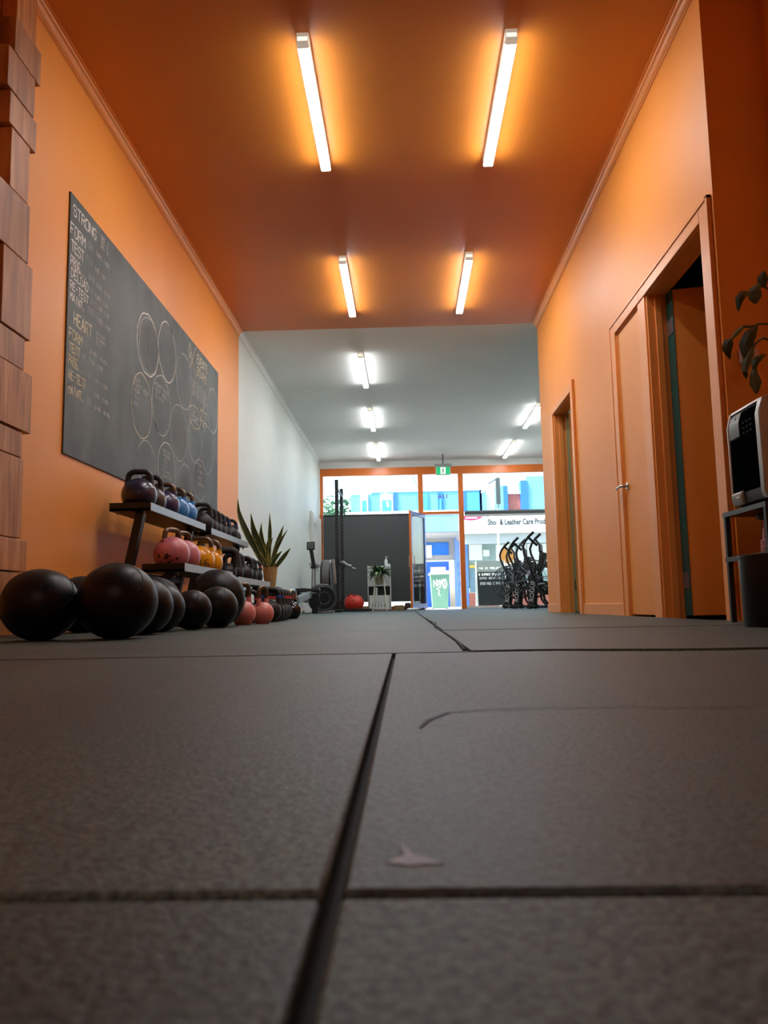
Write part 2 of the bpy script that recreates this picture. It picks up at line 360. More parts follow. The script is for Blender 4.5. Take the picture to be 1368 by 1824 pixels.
# ------------------------------------------------------------------ inner doors
def jamb_set(d, y0, y1, head, stop=True):
    mb = MB(); t = .018
    mb.box(XR - .002, XR + .125, y0, y0 + t, -.013, head).box(XR - .002, XR + .125, y1 - t, y1, -.013, head).box(XR - .002, XR + .125, y0, y1, head, head + t + .012)
    if stop: mb.box(XR + .045, XR + .085, y1 - t - .012, y1 - t, -.013, head).box(XR + .045, XR + .085, y0 + t, y0 + t + .012, -.013, head)
    mb.build('door_jamb', M_ort, d, bevel=.002)
def architrave(d, ya, yb, z0, z1):
    MB().box(XR - .018, XR, ya, yb, z0, z1).build('architrave', M_ort, d, bevel=.004)
def hinge(d, x, y, z, m):
    MB().box(x - .003, x, y - .032, y - .004, z - .05, z + .05).tube([(x - .004, y - .034, z - .05), (x - .004, y - .034, z + .05)], .006, 8).build('hinge', m, d)

d1 = root('door_1', (XR, 3.9, 0)); jamb_set(d1, 3.90, 4.87, 2.03)
architrave(d1, 3.795, 3.90, -.013, 2.11); architrave(d1, 3.90, 4.97, 2.035, 2.11)
MB().box(XR - .024, XR, 3.775, 3.798, -.013, 2.125).build('backband', M_ort, d1, bevel=.003)
MB().box(XR - .024, XR, 3.775, 5.71, 2.105, 2.125).build('backband', M_ort, d1, bevel=.003)
lf = MB().obox((XR + .122, 4.752, 1.016), (XR + .122 + .83, 4.752 - .15, 1.016), .04, 2.008).build('door_leaf', M_or, d1, bevel=.002)
MB().box(XR + .1175, XR + .1203, 4.73, 4.85, .012, 2.03).build('leaf_edge', mat('dark teal edge', '0f4a46', .4, var=.1, scale=10), d1, label='dark teal painted edge of the open door')
for z in (.22, 1.80):
    MB().box(XR + .1135, XR + .1178, 4.745, 4.84, z - .05, z + .05).build('hinge', M_gun, d1, bevel=.001)
d2 = root('door_2', (XR, 5.02, 0)); jamb_set(d2, 5.0, 5.585, 2.025, False)
architrave(d2, 5.575, 5.68, -.013, 2.11); architrave(d2, 4.97, 5.575, 2.035, 2.11)
MB().box(XR - .024, XR, 5.678, 5.705, -.013, 2.11).build('backband', M_ort, d2, bevel=.003)
MB().box(XR - .012, XR + .002, 4.872, 5.015, -.013, 2.035).build('mullion_cover', M_ort, d2, bevel=.003)
MB().box(XR + .004, XR + .040, 5.02, 5.565, .012, 2.02).build('door_leaf', M_or, d2, bevel=.002)
hd = MB(); hd.lathe([(.027, 0), (.027, -.008), (.022, -.012)], (XR + .004, 5.50, .905), 20, 'x')
hd.tube([(XR + .004, 5.50, .905), (XR - .036, 5.50, .905), (XR - .046, 5.508, .905), (XR - .048, 5.53, .905), (XR - .046, 5.615, .903)], .0095, 10)
hd.build('door_handle', M_chr, d2, label='chrome lever handle')
d3 = root('door_3', (XR, 7.14, 0)); jamb_set(d3, 7.14, 8.03, 2.03)
architrave(d3, 7.045, 7.14, -.013, 2.11); architrave(d3, 8.03, 8.135, -.013, 2.11); architrave(d3, 7.14, 8.03, 2.035, 2.11)
MB().box(XR - .024, XR, 7.025, 7.047, -.013, 2.125).build('backband', M_ort, d3, bevel=.003)
MB().obox((XR + .122, 7.885, 1.016), (XR + .122 + .77, 7.885 - .14, 1.016), .04, 2.008).build('door_leaf', M_or, d3, bevel=.002)
MB().box(XR + .1175, XR + .1203, 7.86, 8.01, .012, 2.03).build('leaf_edge', mat('sage green edge', '6f7a5a', .4, var=.1, scale=10), d3, label='sage green edge of the open door')
MB().box(XR + .1135, XR + .1178, 7.88, 7.93, .22, .32).build('hinge', M_blk, d3)

# ------------------------------------------------------------------ timber block pier
pier = thing('timber_pier', 'stack of rough timber blocks fixed to the orange wall above the exercise balls', 'wall cladding', (-1.84, 3.5, 0))
for ya, yb, z0, z1, t in ((3.41, 3.607, 2.936, 3.235, .075), (3.395, 3.66, 2.752, 2.932, .08), (3.34, 3.605, 2.545, 2.748, .08), (3.375, 3.64, 2.378, 2.541, .078), (3.405, 3.585, 2.08, 2.374, .076),
                          (3.28, 3.60, 1.782, 2.075, .08), (3.364, 3.645, 1.41, 1.777, .082), (3.27, 3.60, 1.25, 1.404, .078), (3.25, 3.675, .957, 1.245, .084), (3.30, 3.613, .829, .951, .076), (3.26, 3.63, .448, .825, .078), (3.24, 3.68, .293, .443, .083), (3.28, 3.657, 0, .289, .078)):
    MB().box(XL + .0015, XL + t, ya, yb, z0, z1).build('timber_block', M_wood, pier, bevel=.004)

# ------------------------------------------------------------------ ceiling battens
M_lamp = mat('lit diffuser', 'ffffff', .4, emit='f3f4f5', strength=LAMP)
M_lamp2 = mat('lit cool diffuser', 'ffffff', .4, emit='f6f8f6', strength=LAMP_FAR)
M_cap = mat('batten end cap', 'ecebe6', .5, var=.03, scale=10, emit='f0ead8', strength=.1)  # faint emission added to caps and housing, standing in for light through the plastic
def batten(x, y0, y1, m, label):
    b = thing('batten_light', label, 'ceiling light', (x, y0, H), 'batten lights on the ceiling')
    MB().box(x - .034, x + .034, y0, y1, H - .054, H).build('housing', M_cap, b, bevel=.003)
    MB().box(x - .034, x + .034, y0, y0 + .045, H - .068, H - .02).build('end_cap', M_cap, b, bevel=.005)
    MB().box(x - .034, x + .034, y1 - .012, y1, H - .068, H - .02).build('end_cap', M_cap, b, bevel=.005)
    pr = [(x - .033, H - .054), (x - .033, H - .061), (x - .028, H - .067), (x + .028, H - .067), (x + .033, H - .061), (x + .033, H - .054)]
    MB().prism(pr, 'y', y0 + .045, y1 - .012).build('diffuser', m, b)
batten(.07, -2.9, -1.6, M_lamp, 'added unseen batten light at the rear end of the orange ceiling')  # added behind the camera to brighten the near walls and floor
batten(-.513, 4.04, 5.35, M_lamp, 'nearest left batten light on the orange ceiling')
batten(.657, 4.07, 5.36, M_lamp, 'nearest right batten light on the orange ceiling')
batten(-.518, 6.87, 8.25, M_lamp, 'left batten light on orange ceiling just before the white part')
batten(.643, 6.87, 8.24, M_lamp, 'right batten light on orange ceiling just before the white part')
batten(-.515, 9.65, 11.08, M_lamp2, 'first batten light on the white ceiling, nearest the orange edge')
batten(-.525, 12.42, 13.93, M_lamp2, 'middle of the three left batten lights on the white ceiling')
batten(-.535, 15.2, 16.85, M_lamp2, 'farthest left batten light on white ceiling, by the shop window')
batten(2.21, 12.4, 14.0, M_lamp2, 'batten light on white ceiling cut off by the orange wall corner')
batten(2.20, 15.25, 16.9, M_lamp2, 'farthest right batten light on white ceiling, above the bikes')

# ------------------------------------------------------------------ shop front
bulk = struct(MB().box(-2.0, 3.75, YF - .02, YF + .2, 3.15, H).box(-2.0, 3.75, YF + .2, YF + .35, 3.15, 4.6).build('wall_front', M_whc, smooth=False))
fy0, fy1 = YF - .06, YF + .06
w1 = root('window_1', (-.75, YF, 0)); w2 = root('window_2', (.8, YF, 2.1)); w3 = root('window_3', (2.4, YF, 0)); d4 = root('door_4', (.42, YF, 0))
def frame(p, *b):
    MB().box(*b).build('window_frame', M_fr, p, bevel=.004)
frame(w1, -1.88, .31, fy0, fy1, 2.985, 3.15); frame(w1, -1.88, -1.80, fy0, fy1, 0, 2.985); frame(w1, .31, .42, fy0, fy1, 0, 2.985); frame(w1, -1.80, .31, fy0, fy1, 0, .085)
MB().box(-1.80, .31, YF - .004, YF + .004, .085, 2.985).build('glass_pane', M_glass, w1, smooth=False)
frame(w2, .31, 1.31, fy0, fy1, 2.985, 3.15); frame(w2, .42, 1.20, fy0, fy1, 2.085, 2.14)
MB().box(.42, 1.20, YF - .004, YF + .004, 2.14, 2.985).build('glass_pane', M_glass, w2, smooth=False)
frame(w3, 1.31, 3.63, fy0, fy1, 2.985, 3.15); frame(w3, 1.20, 1.31, fy0, fy1, 0, 2.985); frame(w3, 3.55, 3.63, fy0, fy1, 0, 2.985); MB().box(1.31, 3.55, fy0, fy1, 0, .055).build('window_sill', M_whp, w3, bevel=.004)
MB().box(1.31, 3.55, YF - .004, YF + .004, .055, 2.985).build('glass_pane', M_glass, w3, smooth=False)
num = text('316', 'street_number', mat('red vinyl', 'd8453f', .5, var=.05, scale=20), w2, .125, Matrix.Translation((1.0, YF + .006, 2.44)) @ Matrix.Rotation(math.pi, 4, 'Z') @ Matrix.Rotation(math.pi / 2, 4, 'X'), .0005, 1.35)
# entrance door, swung inwards
Fh, Ff = Vector((.44, YF - .02, 0)), Vector((.115, YF - .86, 0)); dd = (Ff - Fh).normalized(); W = (Ff - Fh).length
M_frb = mat('blue door frame', '5f83c8', .3, var=.05, scale=5)
def dl(s0, s1, z0, z1, th, name, m, **k):
    a = Fh + dd * s0; b = Fh + dd * s1; zc = (z0 + z1) / 2
    return MB().obox((a.x, a.y, zc), (b.x, b.y, zc), th, z1 - z0).build(name, m, d4, **k)
dl(0, .07, .02, 2.08, .042, 'stile', M_frb, bevel=.002); dl(W - .07, W, .02, 2.08, .042, 'stile', M_frb, bevel=.002)
dl(.07, W - .07, 2.0, 2.08, .042, 'top_rail', M_frb, bevel=.002); dl(.07, W - .07, .02, .13, .042, 'bottom_rail', M_frb, bevel=.002)
dl(.07, W - .07, .13, 2.0, .008, 'glass_pane', M_glass, smooth=False)
dl(W, W + .012, .02, 2.085, .046, 'edge_strip', M_fr, label='orange painted edge of the glass door')
nrm = Vector((dd.y, -dd.x, 0)); 
for s_ in (-1, 1):
    c = Fh + dd * (W - .05) + nrm * .06 * s_; k = Fh + dd * (W - .05) + nrm * .02 * s_
    MB().tube([(k.x, k.y, .90), (c.x, c.y, .90), (c.x, c.y, 1.13), (k.x, k.y, 1.13)], .011, 8).build('pull_handle', M_chr, d4)
dl(W - .09, W - .03, .97, 1.16, .05, 'lock_plate', M_whp, bevel=.003)

M_blind = mat('charcoal blind fabric', '4b4e50', .8, var=.04, scale=3, bump=.1, bscale=300)
bl = thing('roller_blind', 'charcoal roller blind drawn down over the left shop window', 'blind', (-.75, YF - .12, 2.1))
MB().box(-1.79, .30, YF - .125, YF - .121, .20, 2.08).build('fabric', M_blind, bl, smooth=False)
MB().tube([(-1.80, YF - .11, 2.085), (.305, YF - .11, 2.085)], .022, 12).build('roller_tube', M_blk, bl)
MB().box(-1.79, .30, YF - .13, YF - .116, .185, .205).build('bottom_bar', M_blk, bl)
for x in (-1.80, .302): MB().box(x - .004, x + .004, YF - .14, YF - .055, 2.06, 2.11).build('bracket', M_gun, bl)
b2 = thing('roller_blind', 'rolled up charcoal blind across the right shop window', 'blind', (2.4, YF - .12, 2.1))
MB().tube([(1.32, YF - .11, 2.075), (3.54, YF - .11, 2.075)], .042, 14).build('fabric_roll', M_blind, b2)
MB().box(1.32, 3.54, YF - .16, YF - .05, 2.122, 2.134).build('head_rail', M_gun, b2)
MB().box(1.33, 3.53, YF - .16, YF - .152, 2.0, 2.05).build('bottom_bar', mat('pale blind bar', 'b9bdc0', .5, var=.03, scale=5), b2)

ex = thing('exit_sign', 'green running man exit sign hanging from the white ceiling', 'sign', (.845, 16.6, H))
MB().box(.69, 1.0, 16.585, 16.615, 2.845, 3.03).build('sign_case', M_whp, ex, bevel=.004)
MB().box(.702, .988, 16.578, 16.585, 2.858, 3.018).build('sign_face', mat('green exit face', '1f9a63', .4, emit='1f9a63', strength=.35), ex)
MB().box(.66, 1.03, 16.56, 16.64, 3.03, 3.085).build('mount_box', mat('grey mount', 'a9abaa', .5, var=.03, scale=8), ex, bevel=.004)
MB().box(.83, .86, 16.59, 16.61, 3.085, H).build('hanger', M_gun, ex)
mb = MB(); Y = 16.5765; n_ = (0, -1, 0)
mb.box(.79, .895, Y, Y + .001, 2.868, 3.008)
mb.build('pictogram_door', mat('sign white', 'f2f4f0', .5, emit='f2f4f0', strength=.4), ex)
mb = MB(); Y = 16.5755
def st(p, w): mb.ribbon([(a, Y, b) for a, b in p], w, n_)
st([(.842, 2.972), (.838, 2.93)], .022); st([(.838, 2.93), (.855, 2.905), (.85, 2.875)], .014); st([(.836, 2.93), (.825, 2.90), (.802, 2.895)], .014); st([(.842, 2.965), (.865, 2.95), (.872, 2.935)], .011); st([(.84, 2.965), (.82, 2.955), (.812, 2.935)], .011)
mb.lathe([(.012, -.0005), (.012, .0005)], (.85, Y, 2.99), 12, 'y'); mb.build('pictogram_runner', mat('sign green', '1f9a63', .5, var=.02, scale=5), ex)

cd = MB(); cd.tube([(-1.84, 16.9, 3.25), (-1.85, 17.0, 3.20), (-1.855, 17.02, 3.0), (-1.855, 17.02, 2.1)], .012, 8).lathe([(.028, 3.235), (.028, 3.262), (.012, 3.27)], (-1.82, 16.85, 0), 12)
tag(cd.build('conduit', M_whp), 'white conduit running down the far corner of the white wall', 'pipe')
wb = thing('wall_cabinet', 'slim white cabinet mounted on the white wall near the shop window', 'cabinet', (-1.86, 16.0, .95))
MB().box(XL, XL + .06, 15.4, 16.9, .95, 2.0).build('body', M_whp, wb, bevel=.006)
MB().box(XL + .06, XL + .075, 15.42, 16.14, .97, 1.98).build('door', M_whp, wb, bevel=.004); MB().box(XL + .06, XL + .075, 16.16, 16.88, .97, 1.98).build('door', M_whp, wb, bevel=.004)

# ------------------------------------------------------------------ chalkboard
cb = thing('chalkboard', 'large chalkboard on the orange wall covered with lists and circles', 'chalkboard', (XL, 6.0, .975))
MB().box(XL, XL + .010, 4.205, 7.755, .972, 2.495).build('board', M_board, cb)
NX = (1, 0, 0); XB = XL + .0112
words = [('STRONG', (4.244, 2.441), (4.248, 2.377), 4.592), ('FORM', (4.215, 2.319), (4.22, 2.252), 4.433), ('TEST', (4.231, 2.221), (4.235, 2.158), 4.414), ('PROG...', (4.228, 2.126), (4.231, 2.067), 4.46), ('DELOAD', (4.238, 2.054), (4.241, 2.003), 4.49), ('RE-TEST', (4.229, 1.978), (4.232, 1.930), 4.494), ('MAINT.', (4.234, 1.911), (4.236, 1.866), 4.445),
         ('HEART', (4.29, 1.814), (4.295, 1.743), 4.558), ('FORM', (4.234, 1.701), (4.238, 1.647), 4.425), ('TEST', (4.24, 1.618), (4.243, 1.57), 4.391), ('PROG...', (4.24, 1.545), (4.244, 1.487), 4.45), ('RE-TEST', (4.242, 1.459), (4.245, 1.409), 4.48), ('MAINT.', (4.239, 1.372), (4.242, 1.322), 4.465)]
for i, (w, a, b, e) in enumerate(words):
    mb = MB(); adv = (e - a[0]) / len(w); write(mb, w, (XB, a[0], b[1]), (0, adv * .74, 0), (0, 0, a[1] - b[1]), 1 / .74, .0095 if len(w) < 6 or i == 0 else .008, NX, .05)
    mb.build('chalk_word', M_chalk if i < 7 else M_chalky, cb, smooth=False)
small = [((4.452, 2.307), 4.54, '(14)'), ((4.581, 2.316), 4.798, '8 REPS - 6 REPS'), ((4.438, 2.215), 4.535, '(1)'), ((4.575, 2.213), 4.741, '4 REPS - 3 REPS'), ((4.475, 2.119), 4.578, '(4-8)'), ((4.604, 2.121), 4.821, '2 MIN - 30 MIN'), ((4.51, 2.038), 4.557, '(1)'), ((4.588, 2.044), 4.803, '6 REPS - 5 REPS'), ((4.514, 1.976), 4.613, '(1-1)'), ((4.634, 1.989), 4.812, '2 MIN - 30 MIN'), ((4.482, 1.913), 4.586, '(10)'), ((4.623, 1.912), 4.84, '5 MIN - 4 MIN'),
         ((4.447, 1.687), 4.498, '(1)'), ((4.523, 1.675), 4.797, '20 MIN - 40 MIN'), ((4.423, 1.597), 4.463, '(1)'), ((4.522, 1.616), 4.734, '5 MIN - 5 MIN'), ((4.46, 1.507), 4.558, '(1-8)'), ((4.589, 1.519), 4.818, '5 MIN - 8 MIN'), ((4.595, 1.428), 4.83, '5 MIN - 5 MIN'), ((4.498, 1.36), 4.569, '(10)'), ((4.61, 1.352), 4.863, '10 MIN - 40 MIN')]
mb = MB(); mf = MB()
for (y, z), e, t in small:
    adv = (e - y) / len(t); q = mf if len(t) < 6 else mb
    write(q, t, (XB, y, z - .028), (0, adv * .75, 0), (0, 0, .026 if len(t) > 5 else .04), 1 / .75, .0042, NX, .08)
for y, z, lines in ((4.654, 2.452, ('THREE - 8', 'SETS - 6', 'REPS - 20')), (4.613, 1.813, ('THE CIRCUIT', 'TWO MINUTES', 'REST 10'))):
    for k, t in enumerate(lines): write(mb, t, (XB, y, z - .03 * k - .02), (0, .010, 0), (0, 0, .02), 1.35, .0038, NX, .08)
mb.build('chalk_notes', mat('soft chalk', 'cfcfc6', .9, var=.25, scale=60), cb, smooth=False); mf.build('chalk_brackets', M_chalkf, cb, smooth=False)
def circ(y, z, a, b, w, m, ph=0):
    mb = MB(); mb.ribbon([(XB, y + (a + random.uniform(-.006, .006)) * math.cos(t / 36 * 6.6 + ph), z + (b + random.uniform(-.006, .006)) * math.sin(t / 36 * 6.6 + ph)) for t in range(37)], w, NX); mb.build('chalk_circle', m, cb, smooth=False)
for i, (y, z, a, b) in enumerate([(5.58, 2.05, .24, .23), (6.05, 2.15, .23, .24), (6.54, 2.05, .24, .24), (5.47, 1.56, .22, .235), (5.92, 1.68, .23, .235), (6.4, 1.57, .24, .235), (6.88, 1.82, .20, .10), (7.53, 2.04, .2, .22), (7.35, 1.61, .2, .23), (5.59, 1.16, .2, .17), (6.08, 1.20, .23, .22), (6.89, 1.60, .22, .19), (7.07, 1.28, .23, .19), (6.6, 1.17, .2, .17)]):
    circ(y, z, a, b, .011 if i in (0, 1, 2, 4, 7) else .0075, [M_chalk, M_chalk, M_chalkf, M_chalky, M_chalkf, M_chalkf, M_chalky, M_chalkf, M_chalkf, M_chalkf, M_chalk, M_chalkf, M_chalkf, M_chalkf][i], i)
circ(5.60, 2.05, .215, .21, .006, M_chalkf, 1.5)
# the cleaned-out, smudged insides of some circles
M_smud = mat('chalk smudge', '74746f', .9, var=.35, scale=9)
for y, z, a, b in ((5.60, 2.07, .17, .17), (6.42, 1.55, .2, .19), (6.6, 1.15, .15, .13), (7.1, 1.3, .17, .15)):
    mb = MB()
    for k in range(16):
        t = -1 + 2 * (k + .5) / 16 + random.uniform(-.05, .05); hgt = b * math.sqrt(max(0, 1 - t * t)) * random.uniform(.6, 1)
        mb.ribbon([(XB - .0006, y + a * t, z + hgt), (XB - .0006, y + a * t + random.uniform(-.03, .03), z - hgt)], .007, NX)
    mb.build('chalk_smudge', M_smud, cb, smooth=False)
mb = MB()
write(mb, 'EVENTS', (XB, 6.94, 2.345), (0, .046, 0), (0, 0, .085), 1.37, .010, NX); write(mb, 'BOARD', (XB, 6.945, 2.235), (0, .052, 0), (0, 0, .075), 1.38, .010, NX)
mb.ribbon([(XB, 6.883, 2.465), (XB, 6.717, 2.237)], .010, NX); mb.ribbon([(XB, 6.712, 2.369), (XB, 6.80, 2.29), (XB, 6.893, 2.193)], .008, NX)
mb.ribbon([(XB, 6.70, 2.45), (XB, 6.64, 2.38), (XB, 6.70, 2.31), (XB, 6.75, 2.38), (XB, 6.70, 2.45), (XB, 6.70, 2.31)], .007, NX)
st_ = []
for k in range(13):
    r_ = .105 if k % 2 == 0 else .05; st_.append((XB, 7.181 + r_ * 1.15 * math.sin(k * math.pi / 6), 1.894 + r_ * math.cos(k * math.pi / 6)))
mb.ribbon(st_, .009, NX); mb.build('chalk_events', M_chalky, cb, smooth=False)
mb = MB()
for k in range(7): write(mb, random.choice(['COME ALONG', 'BRING WATER', 'THIS MONTH', 'SIGN UP NOW']), (XB, 6.80, 2.14 - .022 * k), (0, .033, 0), (0, 0, .016), 1.35, .005, NX, .1)
for k, t in enumerate(('2 DAY', 'WORKSHOP', '10 AM')): write(mb, t, (XB, 6.74, 1.85 - .045 * k), (0, .028, 0), (0, 0, .032), 1.3, .006, NX)
for k, t in enumerate(('JULY', 'FIRST WEEK', 'FORM', 'TEST', 'PROG')): write(mb, t, (XB, 5.30, 1.71 - .045 * k), (0, .024, 0), (0, 0, .03), 1.3, .006, NX)
for k, t in enumerate(('HEART RATE', 'NEXT WEEK', '30 MIN')): write(mb, t, (XB, 5.76, 1.80 - .045 * k), (0, .026, 0), (0, 0, .028), 1.3, .005, NX)
for k, t in enumerate(('SWING', 'PRESS', 'ROW', 'SIT', 'CLEAN', 'SNATCH')): write(mb, t, (XB, 5.98, 1.33 - .04 * k), (0, .028, 0), (0, 0, .024), 1.3, .005, NX)
for k, t in enumerate(('LOW', 'HIGH', 'REST', 'REPEAT')): write(mb, t, (XB, 7.0, 1.40 - .06 * k), (0, .03, 0), (0, 0, .028), 1.3, .005, NX)
mb.build('chalk_notes', M_chalkf, cb, smooth=False)

# ------------------------------------------------------------------ kettlebell racks
def rack(y0, y1, xt0, xt1, zt, xl0, xl1, zl, label, mir):
    r = thing('kettlebell_rack', label, 'rack', (-1.6, (y0 + y1) / 2, 0), 'two tier kettlebell racks')
    for a, b, z in ((xt0, xt1, zt), (xl0, xl1, zl)):
        th = .05
        MB().box(a, b - .004, y0, y1, z - th, z - .034).build('shelf', M_blk, r)
        MB().box(b - .004, b, y0, y1, z - th, z).build('front_lip', M_silv, r, bevel=.0015)
        MB().box(a, a + .004, y0, y1, z - th, z).build('back_lip', M_blk, r)
        for ya, yb in ((y0, y0 + .005), (y1 - .005, y1)):
            MB().box(a, b - .004, ya, yb, z - th, z).build('end_plate', M_blk, r)
        for ya in (y0 + .03, y1 - .03):
            for xx in (a + .04, b - .05):
                MB().lathe([(.007, z - th - .018), (.007, z - th), (.010, z - th)], (xx, ya, 0), 8).build('bolt', M_gun, r)
    xm = (xt0 + xt1) / 2 + .02
    for ya in (y0 + .10, y1 - .10):
        MB().obox((xm + .015, ya, zt - .05), (xm - .13, ya, 0.0), .05, .06, (0, 1, 0)).build('rear_leg', M_blk, r, bevel=.003)
        MB().obox((xm - .11, ya, .10), ((xl0 + xl1) / 2 + .03, ya, zl - .052), .045, .05, (0, 1, 0)).build('shelf_arm', M_blk, r, bevel=.003)
        MB().obox((xm - .17, ya, .02), (xl1 - .02, ya, .02), .05, .04).build('foot', M_blk, r, bevel=.003)
    MB().box(xm - .075, xm - .045, y0 + .1, y1 - .1, .30, .34).build('cross_rail', M_blk, r)
rack(4.713, 6.03, -1.80, -1.544, .757, -1.593, -1.331, .382, 'nearer kettlebell rack holding purple and blue bells above pink and yellow', 1)
rack(6.215, 7.70, -1.80, -1.544, .747, -1.593, -1.331, .355, 'farther kettlebell rack holding only black bells, beside the snake plant', 1)

# ------------------------------------------------------------------ kettlebells
M_iron = mat('black cast iron', '14171a', .5, var=.15, scale=40, bump=.15, bscale=160)
M_steelh = mat('worn steel handle', '6b5f52', .35, metal=.85, var=.2, scale=40)
def bell(x, y, z, r, h, rz, label, group, body, handle=None, hw=.62, tr=.017, band=None, plate=None, number=None, horn=True):
    k = thing('kettlebell', label, 'kettlebell', (x, y, z), group)
    zc = r * .90; n = 14; prof = [(r * .55, 0)]
    for i in range(n + 1):
        a = -math.asin(.90) + .33 + (math.pi / 2 + math.asin(.90) - .33) * i / n
        prof.append((max(.004, r * math.cos(a)), zc + r * math.sin(a) * (1.0)))
    c, s_ = math.cos(rz), math.sin(rz); T = lambda u, w, zz: (x + u * c - w * s_, y + u * s_ + w * c, z + zz)
    w = r * hw; zt = h - tr
    zb = zc + r * .72; cr = min(.045, w * .6)
    arch = []
    for sg in (-1, 1):
        side = [(sg * w * 1.02, zb - .012), (sg * w * 1.03, zb + (zt - cr - zb) * .5), (sg * w, zt - cr)]
        for q in range(1, 5):
            t = q / 5 * math.pi / 2; side.append((sg * (w - cr + cr * math.cos(t)), zt - cr + cr * math.sin(t)))
        side.append((sg * (w - cr), zt))
        arch.append(side)
    path = arch[0] + [(0, zt)] + arch[1][::-1]
    mb = MB().lathe(prof, (x, y, z), 28)
    if handle is not None and horn:
        for side in arch: mb.tube([T(a, 0, b) for a, b in (side[0], side[1])], [tr * 1.35, tr * 1.02], 10)
        mb.build('body', body, k)
        MB().tube([T(a, 0, b) for a, b in path], tr * .985, 12).build('handle', handle, k)
    else:
        mb.build('body', body, k)
        MB().tube([T(a, 0, b) for a, b in path], [tr * 1.4] + [tr * 1.08] + [tr] * (len(path) - 4) + [tr * 1.08, tr * 1.4], 12).build('handle', handle or body, k)
    if band:
        for side in arch:
            p, q = side[1], side[2]
            f = lambda t: (p[0] + (q[0] - p[0]) * t, p[1] + (q[1] - p[1]) * t)
            MB().tube([T(f(.15)[0], 0, f(.15)[1]), T(f(.8)[0], 0, f(.8)[1])], tr * 1.12, 12).build('colour_band', band, k)
    if plate or number:
        pass
    if number:
        mb = MB(); u0 = -r * .42; al = R(-62)
        for i, ch in enumerate(number):
            for stx in G[ch].split('|'):
                pts = []
                for kk in stx.split():
                    az = al + (i * .42 - .30 + int(kk[0]) / 4 * .30); el = -.45 + int(kk[1]) / 6 * .5
                    rr = r * 1.004; pts.append((x + rr * math.cos(az) * math.cos(el), y + rr * math.sin(az) * math.cos(el), z + zc + rr * math.sin(el)))
                mb.tube(pts, r * .026, 5)
        mb.build('number', M_blk, k)
    if plate:
        mb = MB(); 
        for i in range(9):
            az = R(-80) + random.uniform(-.6, .6); el = random.uniform(-.5, -.1); rr = r * .995
            mb.lathe([(.002, -.002), (random.uniform(.006, .016), .0), (.002, .003)], (x + rr * math.cos(az) * math.cos(el), y + rr * math.sin(az) * math.cos(el), z + zc + rr * math.sin(el)), 7, 'y')
        mb.build('chipped_paint', plate, k)
    return k
def cm(n, h, rough=.32): return mat(n, h, rough, var=.12, scale=18, coat=.25)
P_pur = cm('deep purple paint', '231f3d'); P_grp = cm('dark grey paint', '353134', .4); P_vio = cm('violet paint', '2c2852'); P_blu = cm('blue paint', '2a7fc4'); P_pink = mat('chipped pink paint', 'c4717a', .42, var=.16, scale=14, coat=.2); P_pinkl = mat('salmon pink paint', 'd5807c', .42, var=.12, scale=12, coat=.2); P_yel = cm('yellow paint', 'e39a10', .25); P_gls = cm('gloss black paint', '0a0a0b', .1)
B_blue = mat('blue band', '1f4f9c', .5, var=.1, scale=30); B_red = mat('red band', 'c73a32', .5, var=.1, scale=30); B_grn = mat('dark green band', '16493a', .5, var=.1, scale=30); B_pk = mat('pink band', 'c8415a', .5, var=.1, scale=30)
M_chip = mat('dark chips', '30171b', .6, var=.2, scale=40)
GT = 'competition kettlebells on the top shelf'; zt = .757 - .034
bell(-1.668, 4.86, zt, .110, .268, .12, 'deep purple kettlebell at the near end of the top shelf', GT, P_pur, M_iron, tr=.018)
bell(-1.662, 5.07, zt, .100, .265, .1, 'dark grey kettlebell second from near end on the top shelf', GT, P_grp, M_iron, tr=.018)
bell(-1.668, 5.37, zt, .108, .262, .1, 'violet kettlebell with worn steel handle on the top shelf', GT, P_vio, M_steelh, tr=.017)
bell(-1.662, 5.60, zt, .104, .262, .05, 'first blue kettlebell, just past the violet one', GT, P_blu, M_steelh, tr=.017)
bell(-1.662, 5.82, zt, .104, .262, .05, 'second blue kettlebell, at the gap between the racks', GT, P_blu, M_steelh, tr=.017)
zt2 = .747 - .034; GB = 'black kettlebells on the farther top shelf'
for y, r, h, rz, bd, lb in ((6.37, .094, .26, .15, None, 'largest black kettlebell, first on the farther top shelf'), (6.57, .088, .25, .1, None, 'second black kettlebell on the farther top shelf'), (6.755, .085, .245, .1, None, 'third black kettlebell on the farther top shelf'),
                         (6.935, .084, .24, .1, B_blue, 'fourth black kettlebell on the farther top shelf, navy banded handle'), (7.12, .085, .235, .05, B_blue, 'fifth black kettlebell on farther top shelf, blue band against orange wall'), (7.36, .092, .235, .2, B_blue, 'black kettlebell with blue bands, second from the snake plant end'), (7.58, .082, .20, 1.2, None, 'small black kettlebell at the snake plant end of the top shelf')):
    bell(-1.672 + (r - .085), y, zt2, r, h, rz, lb, GB, M_iron, None, band=bd, hw=.72, tr=.0165)
zl = .382 - .034; GP = 'pink and yellow kettlebells on the low shelf'
bell(-1.468, 4.90, zl, .112, .272, 1.15, 'chipped pink kettlebell at the near end of the low shelf', GP, P_pink, M_steelh, hw=.58, plate=M_chip)
bell(-1.462, 5.135, zl, .111, .272, 1.2, 'pink kettlebell on the low shelf behind the chipped one', GP, P_pink, M_steelh, hw=.58)
bell(-1.466, 5.56, zl, .108, .272, .12, 'nearer yellow kettlebell on the low shelf, marked 16', GP, P_yel, M_steelh, hw=.74, number='16')
bell(-1.462, 5.80, zl, .106, .272, .1, 'farther yellow kettlebell on the low shelf, beside the black bells', GP, P_yel, M_steelh, hw=.7, number='6')
zl2 = .355 - .034; GK = 'black kettlebells on the farther low shelf'
